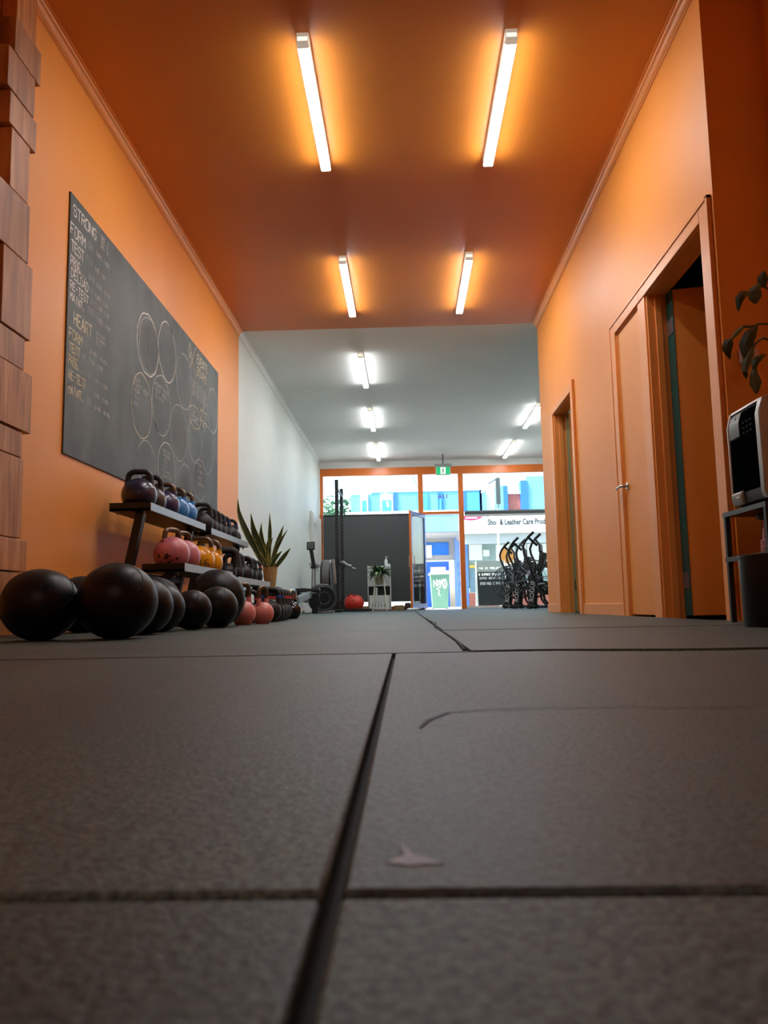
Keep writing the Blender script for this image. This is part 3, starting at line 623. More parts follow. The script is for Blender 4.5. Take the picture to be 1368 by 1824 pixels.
bell(-1.455, 6.37, zl2, .080, .285, .2, 'fat handled black kettlebell, first on the farther low shelf', GK, M_iron, None, hw=.95, tr=.03)
bell(-1.452, 6.60, zl2, .088, .255, .1, 'black kettlebell directly behind the fat handled one', GK, M_iron, None, hw=.8, tr=.022)
bell(-1.455, 7.0, zl2, .094, .25, .15, 'broad black kettlebell in the middle of the farther low shelf', GK, M_iron, None, band=B_grn, hw=.8, tr=.019)
bell(-1.450, 7.22, zl2, .084, .245, .1, 'black kettlebell with dark green bands on the farther low shelf', GK, M_iron, None, band=B_grn, hw=.75, tr=.017)
bell(-1.448, 7.45, zl2, .090, .235, .1, 'black kettlebell with pink bands beside the snake plant pot', GK, M_iron, None, band=B_pk, hw=.72, tr=.016)
GF = 'kettlebells in a row on the floor'
bell(-1.031, 4.97, 0, .080, .268, 1.0, 'nearer pink kettlebell on the floor, half hidden by a ball', GF, P_pinkl, M_steelh, hw=.62, tr=.015)
bell(-.957, 5.24, 0, .0755, .252, 1.15, 'salmon pink kettlebell standing clear on the floor', GF, P_pinkl, M_steelh, hw=.56, tr=.014)
bell(-1.11, 5.52, 0, .078, .235, .3, 'black kettlebell on the floor hidden behind the salmon pink one', GF, M_iron, None, band=B_pk, hw=.74, tr=.016)
for i, (y, xr, bd, lb) in enumerate(((5.85, -.925, B_blue, 'first black kettlebell with blue bands in the floor row'), (6.05, -.931, B_blue, 'second black kettlebell with blue bands in the floor row'), (6.25, -.940, B_red, 'black kettlebell with red bands, third of the floor row'), (6.45, -.952, B_red, 'black kettlebell with red bands, fourth of the floor row'), (6.65, -.962, B_red, 'black kettlebell with red bands, last of the floor row'))):
    bell(xr - .09, y, 0, .088, .258, .1, lb, GF, M_iron, None, band=bd, hw=.74, tr=.0165)
gk = bell(-1.04, 7.2, 0, .082, .272, 1.2, 'glossy black kettlebell with pale label on the floor by the rower', GF, P_gls, M_chr, hw=.6, tr=.015)
mb = MB()
for i in range(7):
    pass
mb.lathe([(.034, -.0015), (.03, .0015)], (-1.04 + .081, 7.2, .072), 16, 'x'); mb.build('label_disc', M_whp, gk)

# ------------------------------------------------------------------ exercise balls
def ball_mat(name, col, rough, tread, bandang):
    m = bpy.data.materials.new(name); m.use_nodes = True; n = m.node_tree.nodes; l = m.node_tree.links; b = n['Principled BSDF']
    tc = n.new('ShaderNodeTexCoord')
    ns = n.new('ShaderNodeTexNoise'); ns.inputs['Scale'].default_value = 14; ns.inputs['Detail'].default_value = 6; l.new(tc.outputs['Object'], ns.inputs['Vector'])
    rp = n.new('ShaderNodeValToRGB'); c = lin(col); rp.color_ramp.elements[0].color = tuple(k * .7 for k in c[:3]) + (1,); rp.color_ramp.elements[1].color = tuple(k * 1.5 for k in c[:3]) + (1,)
    l.new(ns.outputs['Fac'], rp.inputs[0]); l.new(rp.outputs[0], b.inputs['Base Color']); b.inputs['Roughness'].default_value = rough; b.inputs['Specular IOR Level'].default_value = .27
    bp = n.new('ShaderNodeBump'); bp.inputs['Strength'].default_value = .5 if tread else .12; bp.inputs['Distance'].default_value = .004
    if tread:
        vo = n.new('ShaderNodeTexVoronoi'); vo.inputs['Scale'].default_value = 60; l.new(tc.outputs['Object'], vo.inputs['Vector']); l.new(vo.outputs['Distance'], bp.inputs['Height'])
    else:
        l.new(ns.outputs['Fac'], bp.inputs['Height'])
    l.new(bp.outputs[0], b.inputs['Normal']); return m
MB_s = ball_mat('smooth black rubber', '080d10', .40, False, 0); MB_t = ball_mat('treaded black rubber', '0b1012', .55, True, 0); MB_m = ball_mat('soft black vinyl', '0d1214', .40, False, 0)
M_seam = mat('seam groove', '070707', .7, var=.1, scale=30)
M_scr = mat('worn lettering', '5e6166', .7, var=.4, scale=50)
def ball(x, y, r, zs, m, label, seams=(), scuff=0, cat='exercise ball'):
    k = thing('slam_ball', label, cat, (x, y, 0), 'black exercise balls on the floor')
    prof = []; zc = r * zs
    for i in range(25):
        a = -math.pi / 2 + math.pi * i / 24; prof.append((max(.003, r * math.cos(a)), max(0, zc + r * zs * 1.03 * math.sin(a))))
    MB().lathe(prof, (x, y, 0), 40).build('shell', m, k)
    for tilt, yaw, off in seams:
        mb = MB(); pts = []
        for i in range(48):
            t = 2 * math.pi * i / 48; q = math.sqrt(max(0, 1 - off * off)); p = Vector((q * math.cos(t), q * math.sin(t), off)); p.rotate(Matrix.Rotation(tilt, 3, 'Y')); p.rotate(Matrix.Rotation(yaw, 3, 'Z'))
            pts.append((x + p.x * r * 1.0005, y + p.y * r * 1.0005, max(.004, zc + p.z * r * zs * 1.03)))
        mb.tube(pts, .0016, 5, closed=True); mb.build('seam', M_seam, k)
    if scuff:
        mb = MB()
        for i in range(scuff):
            az = R(-75) + random.uniform(-.5, .7); el = random.uniform(.0, .85); L = random.uniform(.05, .16); a2 = random.uniform(.5, .9); pts = []
            for j in range(4):
                A = az + L * j / 3 * math.cos(a2); E_ = el + L * j / 3 * math.sin(a2); pts.append((x + r * 1.001 * math.cos(A) * math.cos(E_), y + r * 1.001 * math.sin(A) * math.cos(E_), zc + r * zs * 1.031 * math.sin(E_)))
            mb.tube(pts, random.uniform(.0005, .0011), 4)
        mb.build('scuff', M_scr, k)
    return k
sm3 = [(R(48), R(-70), .05), (R(48), R(-70), -.10)]
ball(-1.373, 2.93, .141, .93, MB_s, 'scuffed black ball at the left frame edge, nearest the timber blocks', sm3 + [(R(48), R(-70), .55)], 6)
ball(-1.092, 2.96, .149, .94, MB_s, 'big scuffed black ball in front, right of the leftmost one', [(R(50), R(-70), .8)], 10)
ball(-1.575, 3.40, .142, .95, MB_t, 'textured black ball behind the leftmost ball', [(R(20), 0, .3)])
ball(-1.615, 3.90, .145, .95, MB_t, 'black ball against the orange wall, between the timber blocks and rack leg')
ball(-1.140, 3.40, .128, .93, MB_s, 'smooth black ball directly behind the big front ball', [(R(80), R(20), .3)], 3)
ball(-1.187, 3.75, .128, .88, MB_s, 'squat black ball third back in the row', [(R(75), R(30), -.2)], 4)
ball(-1.345, 4.20, .142, .97, MB_t, 'textured black ball below the near end of the low shelf', [(R(10), 0, .4)])
ball(-1.105, 4.05, .102, .98, MB_s, 'smallest black ball, in front of the low shelf end', [(R(85), R(15), .35)])
ball(-1.052, 4.38, .114, .98, MB_m, 'matt black ball in front of the large medicine ball', [(R(85), R(10), .45)])
ball(-1.130, 4.69, .168, .99, MB_m, 'largest black medicine ball, beside the pink kettlebells', [(R(80), R(70), .0), (R(8), 0, .35)])

# ------------------------------------------------------------------ snake plant
M_leaf = mat('snake plant leaf', '35491f', .45, var=.35, scale=14, stretch=(1, 1, 6), dark='1b2a14'); M_leafe = mat('yellow leaf margin', 'a2a44f', .5, var=.2, scale=20)
M_pot = mat('woven tan pot', 'a5875a', .75, var=.3, scale=40, bump=.6, bscale=120, stretch=(1, 1, 2.5))
sp = thing('snake_plant', 'snake plant with tall pointed leaves in woven tan pot', 'plant', (-1.38, 8.1, .315))
MB().lathe([(.052, .315), (.060, .36), (.074, .52), (.078, .522), (.074, .522), (.07, .505)], (-1.40, 8.1, 0), 28).build('pot', M_pot, sp)
mbw = MB()
for q in range(22):
    a0 = 2 * math.pi * q / 22
    mbw.tube([(-1.40 + (.054 + .021 * t / 6) * math.cos(a0 + t * .16), 8.1 + (.054 + .021 * t / 6) * math.sin(a0 + t * .16), .325 + .19 * t / 6) for t in range(7)], .0022, 4)
mbw.build('weave', mat('pot weave', 'c0a36c', .8, var=.2, scale=40), sp)
MB().lathe([(.07, .50), (.02, .507)], (-1.40, 8.1, 0), 20).build('soil', mat('potting soil', '2a2019', .9, var=.3, scale=60), sp)
leaves = [([(-1.415, .50), (-1.53, .685), (-1.625, .85), (-1.715, 1.071), (-1.73, 1.231)], .026), ([(-1.415, .5), (-1.50, .738), (-1.566, .903), (-1.593, 1.079)], .027), ([(-1.415, .5), (-1.475, .75), (-1.494, .87), (-1.489, .983)], .018), ([(-1.405, .5), (-1.407, .70), (-1.403, .84), (-1.402, .97), (-1.407, 1.086)], .016),
          ([(-1.40, .5), (-1.345, .70), (-1.30, .84), (-1.265, .951)], .018), ([(-1.37, .5), (-1.345, .68), (-1.295, .78), (-1.216, .901)], .016), ([(-1.36, .5), (-1.271, .614), (-1.192, .715)], .017), ([(-1.40, .5), (-1.348, .60), (-1.271, .684)], .016), ([(-1.43, .5), (-1.462, .70), (-1.505, .858)], .022), ([(-1.43, .5), (-1.54, .69), (-1.664, .927)], .024), ([(-1.41, .5), (-1.43, .69), (-1.413, .818)], .012), ([(-1.40, .5), (-1.405, .70), (-1.366, .828)], .010)]
def blade(mb, pts, w, y0, dy, twist=0.4, tipk=.0, edge=None):
    N = 11; P = []
    n = len(pts) - 1
    for i in range(N):
        t = i / (N - 1) * n; k = min(int(t), n - 1); f = t - k
        p0 = pts[max(k - 1, 0)]; p1 = pts[k]; p2 = pts[k + 1]; p3 = pts[min(k + 2, n)]
        c = [.5 * (2 * p1[j] + (p2[j] - p0[j]) * f + (2 * p0[j] - 5 * p1[j] + 4 * p2[j] - p3[j]) * f * f + (-p0[j] + 3 * p1[j] - 3 * p2[j] + p3[j]) * f ** 3) for j in (0, 1)]
        P.append(Vector((c[0], y0 + dy * i / (N - 1), c[1])))
    vs_ = []; fs = []
    for i, p in enumerate(P):
        t = i / (N - 1); d = (P[min(i + 1, N - 1)] - P[max(i - 1, 0)]).normalized(); v = Vector((0, -1, 0)); a = d.cross(v).normalized(); a.rotate(Matrix.Rotation(twist * (t - .3), 3, d)); nn = d.cross(a)
        ww = w * (.75 + .5 * math.sin(math.pi * min(1, t * 1.15))) * (1 if t < .6 else max(.04, 1 - ((t - .6) / .4) ** 1.6))
        vs_ += [p - a * ww, p - a * ww * .5 + nn * ww * .28, p + nn * ww * .36, p + a * ww * .5 + nn * ww * .28, p + a * ww, p + nn * ww * .22]
    for i in range(N - 1):
        for k in range(6): fs.append((i * 6 + k, i * 6 + (k + 1) % 6, (i + 1) * 6 + (k + 1) % 6, (i + 1) * 6 + k))
    fs += [tuple(range(5, -1, -1)), tuple((N - 1) * 6 + k for k in range(6))]
    mb.add(vs_, fs)
    if edge is not None:
        for side in (0, 4): edge.tube([vs_[i * 6 + side] for i in range(N)], .0022, 4)
for i, (p, w) in enumerate(leaves):
    mb = MB(); ed = MB(); blade(mb, p, w, 8.1 + random.uniform(-.02, .02), random.uniform(-.06, .06), random.uniform(-.5, .5), edge=ed)
    lf = mb.build('leaf', M_leaf, sp); ed.build('leaf_margin', M_leafe, lf)
ps = thing('plant_stool', 'low black stool under the woven tan plant pot', 'stool', (-1.40, 8.1, 0))
MB().box(-1.50, -1.30, 8.0, 8.2, .295, .315).build('seat', M_blk, ps, bevel=.004)
for dx in (-.085, .085):
    for dy in (-.085, .085): MB().box(-1.40 + dx - .012, -1.40 + dx + .012, 8.1 + dy - .012, 8.1 + dy + .012, 0, .295).build('leg', M_blk, ps)

# ------------------------------------------------------------------ rowing machine, air bike edge-on
rw = thing('rowing_machine', 'black rowing machine with upright monitor by the white wall', 'rowing machine', (-1.45, 12.9, 0))
MB().box(-1.632, -1.498, 12.96, 12.985, 1.04, 1.178).build('monitor', M_blk2, rw, bevel=.008)
MB().box(-1.615, -1.515, 12.952, 12.96, 1.062, 1.165).build('screen', mat('grey screen', '55605a', .3, var=.08, scale=10), rw)
MB().obox((-1.565, 13.0, 1.06), (-1.515, 13.02, .74), .06, .05).build('monitor_arm', M_blk2, rw, bevel=.006)
MB().obox((-1.545, 13.05, .76), (-1.56, 13.05, .38), .025, .03).obox((-1.505, 13.05, .76), (-1.515, 13.05, .38), .03, .035).build('mast', M_gun, rw, bevel=.003)
MB().box(-1.57, -1.49, 13.0, 13.08, .735, .78).build('mast_collar', M_blk2, rw, bevel=.006)
mb = MB(); mb.lathe([(.05, -.10), (.20, -.10), (.235, -.07), (.24, 0), (.235, .07), (.20, .10), (.05, .10)], (0, 0, 0), 36, 'y')
mb.v = [(p[0] * math.cos(.5) - p[1] * math.sin(.5) - 1.40, p[0] * math.sin(.5) + p[1] * math.cos(.5) + 13.1, p[2] + .245) for p in mb.v]; fw = mb.build('flywheel_housing', M_blk2, rw)
for rr, yy in ((.19, -.103), (.225, -.085), (.10, -.102)):
    mb = MB(); mb.tube([(rr * math.cos(2 * math.pi * t / 40), yy, rr * math.sin(2 * math.pi * t / 40)) for t in range(40)], .005, 6, closed=True)
    mb.v = [(p[0] * math.cos(.5) - p[1] * math.sin(.5) - 1.40, p[0] * math.sin(.5) + p[1] * math.cos(.5) + 13.1, p[2] + .245) for p in mb.v]; mb.build('cage_ring', M_gun, fw)
MB().obox((-1.50, 12.75, .33), (-1.56, 11.2, .20), .07, .10).build('slide_rail', M_gun, rw, bevel=.006)
MB().prism([(-1.78, .37), (-1.74, .395), (-1.60, .40), (-1.45, .385), (-1.38, .40), (-1.36, .36), (-1.42, .335), (-1.74, .34)], 'y', 12.35, 12.62).build('seat', M_blk2, rw, bevel=.012)
MB().box(-1.82, -1.70, 12.45, 12.65, .20, .345).build('side_box', M_blk2, rw, bevel=.008)
MB().box(-1.805, -1.72, 12.444, 12.45, .235, .315).build('badge', mat('dark red badge', '7c2036', .5, var=.1, scale=20), rw, bevel=.004)
MB().prism([(-1.70, .33), (-1.57, .30), (-1.57, .18), (-1.60, .17), (-1.70, .215)], 'y', 12.5, 12.6).build('side_panel', M_gun, rw, bevel=.004)
mb = MB().obox((-1.46, 12.42, .31), (-1.44, 12.52, .10), .17, .03, (0, 1, 0)); mb.build('footplate', mat('dark grey footplate', '33373b', .45, var=.08, scale=20), rw, bevel=.006)
MB().box(-1.50, -1.40, 12.5, 12.62, .0, .14).build('front_post', M_blk2, rw, bevel=.004)
MB().box(-1.75, -1.55, 11.95, 12.02, 0, .045).build('foot', M_gun, rw, bevel=.004); MB().box(-1.70, -1.63, 11.97, 12.0, .04, .2).build('rear_post', M_gun, rw)
MB().box(-1.48, -1.16, 12.72, 12.78, 0, .04).build('foot', M_gun, rw, bevel=.004)
MB().box(-1.68, -1.58, 12.0, 12.1, .05, .13).build('roller', M_whp, rw, bevel=.01)
eb = thing('fan_bike', 'fan bike seen edge on behind the rowing machine', 'exercise bike', (-1.40, 14.0, 0))
hs = MB().lathe([(.06, -.10), (.29, -.10), (.325, -.085), (.335, -.06)], (-1.40, 14.0, .605), 40, 'x'); hs.lathe([(.335, .06), (.325, .085), (.29, .10), (.06, .10)], (-1.40, 14.0, .605), 40, 'x'); hs.build('fan_housing', M_blk2, eb)
MB().lathe([(.325, -.06), (.328, 0), (.325, .06)], (-1.40, 14.0, .605), 40, 'x').build('fan_band', mat('grey mesh band', '6a6865', .6, var=.15, scale=30), eb)
for s_ in (.118, .14): MB().obox((-1.40 + s_, 13.85, .93), (-1.40 + s_ + .03, 13.85, .50), .022, .05).build('side_bracket', M_chr, eb, bevel=.004)
MB().box(-1.47, -1.33, 13.96, 14.04, .04, .30).build('column', M_blk2, eb, bevel=.006); MB().box(-1.66, -1.14, 13.94, 14.02, 0, .05).build('foot', M_blk2, eb, bevel=.006)
MB().obox((-1.40, 14.0, .12), (-1.40, 14.75, .12), .07, .09).build('main_rail', M_blk2, eb); MB().box(-1.62, -1.18, 14.72, 14.80, 0, .075).build('foot', M_blk2, eb); MB().box(-1.43, -1.37, 14.60, 14.66, .12, .72).build('seat_post', M_blk2, eb)
MB().prism([(-1.50, .72), (-1.30, .72), (-1.31, .78), (-1.49, .78)], 'y', 14.5, 14.76).build('saddle', M_blk2, eb, bevel=.01)

# ------------------------------------------------------------------ squat rack
sr = thing('squat_rack', 'tall black squat rack with two drilled uprights before the blind', 'squat rack', (-1.3, 15.6, 0))
M_hole = mat('drilled hole rim', '4a4e50', .5, var=.1, scale=30)
for y, zt_ in ((15.0, 2.535), (16.15, 2.53)):
    MB().box(-1.333, -1.268, y - .035, y + .035, .05, zt_).build('upright', M_blk, sr, bevel=.004)
    mb = MB()
    for k in range(30):
        z = .35 + k * .073
        mb.lathe([(.011, -.0365), (.007, -.0372)], (-1.30, y, z), 8, 'y')
    mb.build('bolt_holes', M_hole, sr)
    MB().box(-1.34, -.66, y - .03, y + .03, 0, .05).build('base_beam', M_blk, sr, bevel=.004)
    MB().prism([(-1.43, .0), (-1.43, .06), (-1.37, .20), (-1.23, .20), (-1.14, .06), (-1.14, 0)], 'y', y - .042, y - .036).build('gusset', M_blk, sr)
    mb = MB()
    for bx, bz in ((-1.40, .05), (-1.385, .11), (-1.37, .17), (-1.26, .17), (-1.255, .11), (-1.25, .05), (-1.235, .02)): mb.lathe([(.014, -.048), (.014, -.042)], (bx, y, bz), 8, 'y')
    mb.build('bolts', M_chr, sr)
MB().tube([(-1.285, 15.035, 2.36), (-1.285, 16.12, 2.36)], .018, 10).build('crossbar', M_gun, sr)
MB().box(-1.34, -1.26, 15.03, 16.12, .0, .05).build('base_beam', M_blk, sr)
for y in (14.99, 16.14):
    MB().box(-1.345, -1.255, y - .045, y + .045, .86, 1.02).build('hook_sleeve', M_blk, sr, bevel=.005)
    MB().tube([(-1.25, y, .94), (-1.19, y - .02, .935), (-1.13, y - .04, .89), (-1.06, y - .06, .86)], [.025, .035, .026, .02], 10).lathe([(.02, -.03), (.036, -.015), (.036, .015), (.02, .03)], (-1.05, y - .06, .855), 12, 'x').build('hook', M_gun, sr)

# ------------------------------------------------------------------ red bag, trolley, plant stand, things on the floor
rb = thing('sandbag', 'red sandbag lying on the floor behind the squat rack', 'bag', (-1.1, 15.75, 0))
mb = MB(); prof = []
for i in range(9):
    t = -1 + i / 4; prof.append((.165 * math.sqrt(max(.02, 1 - abs(t) ** 3.2)), t * .20))
mb.lathe(prof, (0, 0, 0), 24, 'x'); mb.v = [(p[0] - 1.04, p[1] * 1.1 + 15.72, max(0, p[2] * (1.05 - .35 * (p[0] + .2)) + .165)) for p in mb.v]
mb.build('bag_body', mat('red vinyl bag', 'cf2f22', .45, var=.2, scale=9, bump=.4, bscale=14), rb)
MB().tube([(-1.16, 15.64, .30), (-1.08, 15.60, .35), (-.97, 15.62, .27)], .014, 8).build('carry_handle', mat('dark red strap', '8c1d17', .6, var=.1, scale=30), rb)
MB().tube([(-1.22, 15.62, .22), (-1.04, 15.535, .22), (-.86, 15.62, .18)], .006, 6).build('piping', mat('bag piping', '7b1812', .6, var=.1, scale=30), rb)
rb2 = MB().lathe([(.05, .0), (.11, .03), (.12, .10), (.10, .2), (.03, .22)], (-1.5, 16.4, 0), 18); rb2 = tag(rb2.build('medicine_ball', mat('red rubber', 'c02a2c', .5, var=.1, scale=20)), 'red medicine ball half hidden behind the rowing machine', 'ball')

M_pan = mat('pale grey panel', 'e0e4e2', .5, var=.04, scale=4)
tr = thing('storage_trolley', 'pale grey storage trolley in front of the charcoal blind', 'trolley', (-.54, 16.4, 0))
MB().box(-.79, -.32, 16.55, 16.57, .02, .93).build('back_panel', M_pan, tr, bevel=.004)
MB().box(-.33, -.315, 16.22, 16.57, .02, .95).build('side_panel', M_pan, tr, bevel=.006); MB().box(-.79, -.775, 16.22, 16.57, .02, .93).build('side_panel', M_pan, tr, bevel=.006)
MB().box(-.79, -.315, 16.22, 16.57, .885, .905).build('top_shelf', M_pan, tr, bevel=.004); MB().box(-.775, -.33, 16.24, 16.26, .50, .885).build('upper_front', M_pan, tr, bevel=.004)
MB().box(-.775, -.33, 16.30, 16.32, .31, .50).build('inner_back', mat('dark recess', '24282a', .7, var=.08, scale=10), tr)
MB().box(-.76, -.345, 16.2, 16.22, .03, .315).build('lower_front', M_pan, tr, bevel=.004)
MB().box(-.775, -.33, 16.22, 16.55, .30, .315).build('shelf', M_pan, tr); MB().box(-.775, -.33, 16.22, 16.55, .02, .035).build('bottom_shelf', M_pan, tr)
mb = MB()
for k in range(5):
    xx = -.71 + k * .065
    mb.box(xx, xx + .016, 16.196, 16.2, .075, .13); mb.lathe([(.009, -.002), (.009, .002)], (xx + .008, 16.198, .142), 8, 'y')
for k in range(6): mb.box(-.65 + k * .024, -.635 + k * .024, 16.196, 16.2, .175, .187)
mb.build('printed_icons', mat('grey print', '6b7378', .6, var=.1, scale=30), tr)
MB().lathe([(.028, .315), (.03, .44), (.032, .47), (.02, .475)], (-.62, 16.26, 0), 16).build('bottle_holder', M_pan, tr)
for xx in (-.75, -.35):
    for yy in (16.25, 16.53): MB().lathe([(.016, -.01), (.016, .01)], (xx, yy, .016), 10, 'y').build('castor', M_blk, tr)
pb = thing('pump_bottle', 'clear white pump bottle standing on the storage trolley', 'bottle', (-.405, 16.4, .905))
MB().lathe([(.03, .905), (.034, .915), (.034, 1.02), (.028, 1.05), (.012, 1.065)], (-.405, 16.4, 0), 16).build('bottle', mat('milky plastic', 'd7e0de', .3, var=.03, scale=10), pb)
MB().lathe([(.012, 1.063), (.014, 1.085), (.006, 1.088), (.006, 1.11), (.012, 1.112), (.012, 1.122)], (-.405, 16.4, 0), 12).tube([(-.405, 16.4, 1.117), (-.375, 16.4, 1.117), (-.37, 16.4, 1.108)], .005, 6).build('pump', M_whp, pb)
wr = thing('wipe_tub', 'low white tub at the right end of the trolley top', 'tub', (-.36, 16.36, .905)); MB().lathe([(.03, .905), (.034, .91), (.034, .945), (.03, .96), (.01, .962)], (-.352, 16.30, 0), 16).build('tub', M_whp, wr)
pst = thing('plant_stand', 'cream wire plant stand in front of the storage trolley', 'plant stand', (-.55, 15.9, 0))
M_cr = mat('cream metal', 'd8d3bd', .4, var=.04, scale=10)
mb = MB(); mb.tube([(-.535 + .118 * math.cos(2 * math.pi * t / 28), 15.9 + .118 * math.sin(2 * math.pi * t / 28), .69) for t in range(28)], .009, 8, closed=True); mb.tube([(-.535 + .118 * math.cos(2 * math.pi * t / 28), 15.9 + .118 * math.sin(2 * math.pi * t / 28), .665) for t in range(28)], .006, 6, closed=True); mb.build('ring', M_cr, pst)
for k in range(4):
    a = R(45 + 90 * k); MB().tube([(-.535 + .116 * math.cos(a), 15.9 + .116 * math.sin(a), .69), (-.535 + .20 * math.cos(a), 15.9 + .20 * math.sin(a), 0)], .008, 8).build('leg', M_cr, pst)
MB().tube([(-.535 + .1 * math.cos(R(45)), 15.9 + .1 * math.sin(R(45)), .62), (-.535 + .1 * math.cos(R(225)), 15.9 + .1 * math.sin(R(225)), .62)], .005, 6).build('cross_wire', M_cr, pst)
pp = thing('potted_plant', 'bushy green potted plant sitting in the cream wire stand', 'plant', (-.535, 15.9, .53))
MB().lathe([(.07, .525), (.078, .53), (.098, .71), (.104, .712), (.104, .725), (.096, .72)], (-.535, 15.9, 0), 24).build('pot', mat('olive pot', '8e8b72', .6, var=.06, scale=12), pp)
M_lf2 = [mat('mid green leaf', '2f5b2c', .4, var=.25, scale=14), mat('dark green leaf', '1b3a24', .4, var=.25, scale=14), mat('pale green leaf', '7fa062', .4, var=.2, scale=14)]
def leafmesh(mb, base, d, L, w, droop, n=6):
    d = Vector(d).normalized(); up = Vector((0, 0, 1)); sd = d.cross(up)
    sd = sd.normalized() if sd.length > .01 else Vector((1, 0, 0)); p = Vector(base); vs_ = []; fs = []
    for i in range(n + 1):
        t = i / n; ww = w * math.sin(math.pi * (t * .93 + .07)) ** .8 if t < 1 else w * .02
        nn = sd.cross(d).normalized(); vs_ += [p - sd * ww, p + nn * ww * -.3, p + sd * ww, p + nn * (ww * -.3 + .0012)]
        p = p + d * L / n; d = (d + Vector((0, 0, -droop / n))).normalized()
    for i in range(n):
        for k in range(4): fs.append((i * 4 + k, i * 4 + (k + 1) % 4, i * 4 + 4 + (k + 1) % 4, i * 4 + 4 + k))
    mb.add(vs_, fs)
for k in range(80):
    a = random.uniform(0, 2 * math.pi); e = random.uniform(-.1, 1.25); mb = MB()
    b0 = (-.535 + .05 * math.cos(a), 15.9 + .05 * math.sin(a), .72 + .05 * random.random())
    leafmesh(mb, b0, (math.cos(a) * math.cos(e), math.sin(a) * math.cos(e) - .15, math.sin(e) + .25), random.uniform(.16, .30), random.uniform(.020, .036), random.uniform(.7, 2.4)); mb.build('leaf', M_lf2[(0, 0, 1, 1, 2)[k % 5]], pp)
# low things at the foot of the shop front
tag(MB().box(-1.78, -.83, YF - .2, YF - .07, 0, .10).build('window_bench', mat('tan timber', '9a7c50', .6, var=.25, scale=6), bevel=.005), 'low tan timber ledge under the blind left of the trolley', 'ledge')
tag(MB().box(-.27, -.06, YF - .22, YF - .08, 0, .105).build('cork_block', mat('cork', 'a98a58', .8, var=.25, scale=40), bevel=.008), 'tan cork block on the floor under the blind', 'yoga block')
kb2 = thing('boot', 'dark brown boot on the floor between the cork block and glass door', 'shoe', (.03, 17.1, 0))
MB().lathe([(.05, .01), (.075, .02), (.078, .07), (.065, .12), (.05, .155), (.04, .155)], (.03, 17.1, 0), 18).build('upper', mat('brown leather', '4a3020', .45, var=.2, scale=30), kb2); MB().box(-.05, .12, 17.0, 17.17, 0, .016).build('sole', M_blk, kb2, bevel=.006)
tw = thing('towel', 'crumpled white towel on the floor at the open glass door', 'towel', (.13, 16.2, 0))
mb = MB(); 
for k in range(5): mb.lathe([(.03, .0), (.055, .012), (.05, .03), (.02, .045)], (.06 + .035 * k, 16.2 + .02 * (k % 2), 0), 10)
mb.build('cloth', mat('white towelling', 'd9dcda', .9, var=.1, scale=40, bump=.5, bscale=90), tw)
ds = thing('door_stop', 'small black wedge holding the glass door open', 'door stop', (.30, 16.6, 0)); MB().prism([(.24, 0), (.36, 0), (.36, .05)], 'y', 16.55, 16.62).build('wedge', M_blk, ds)

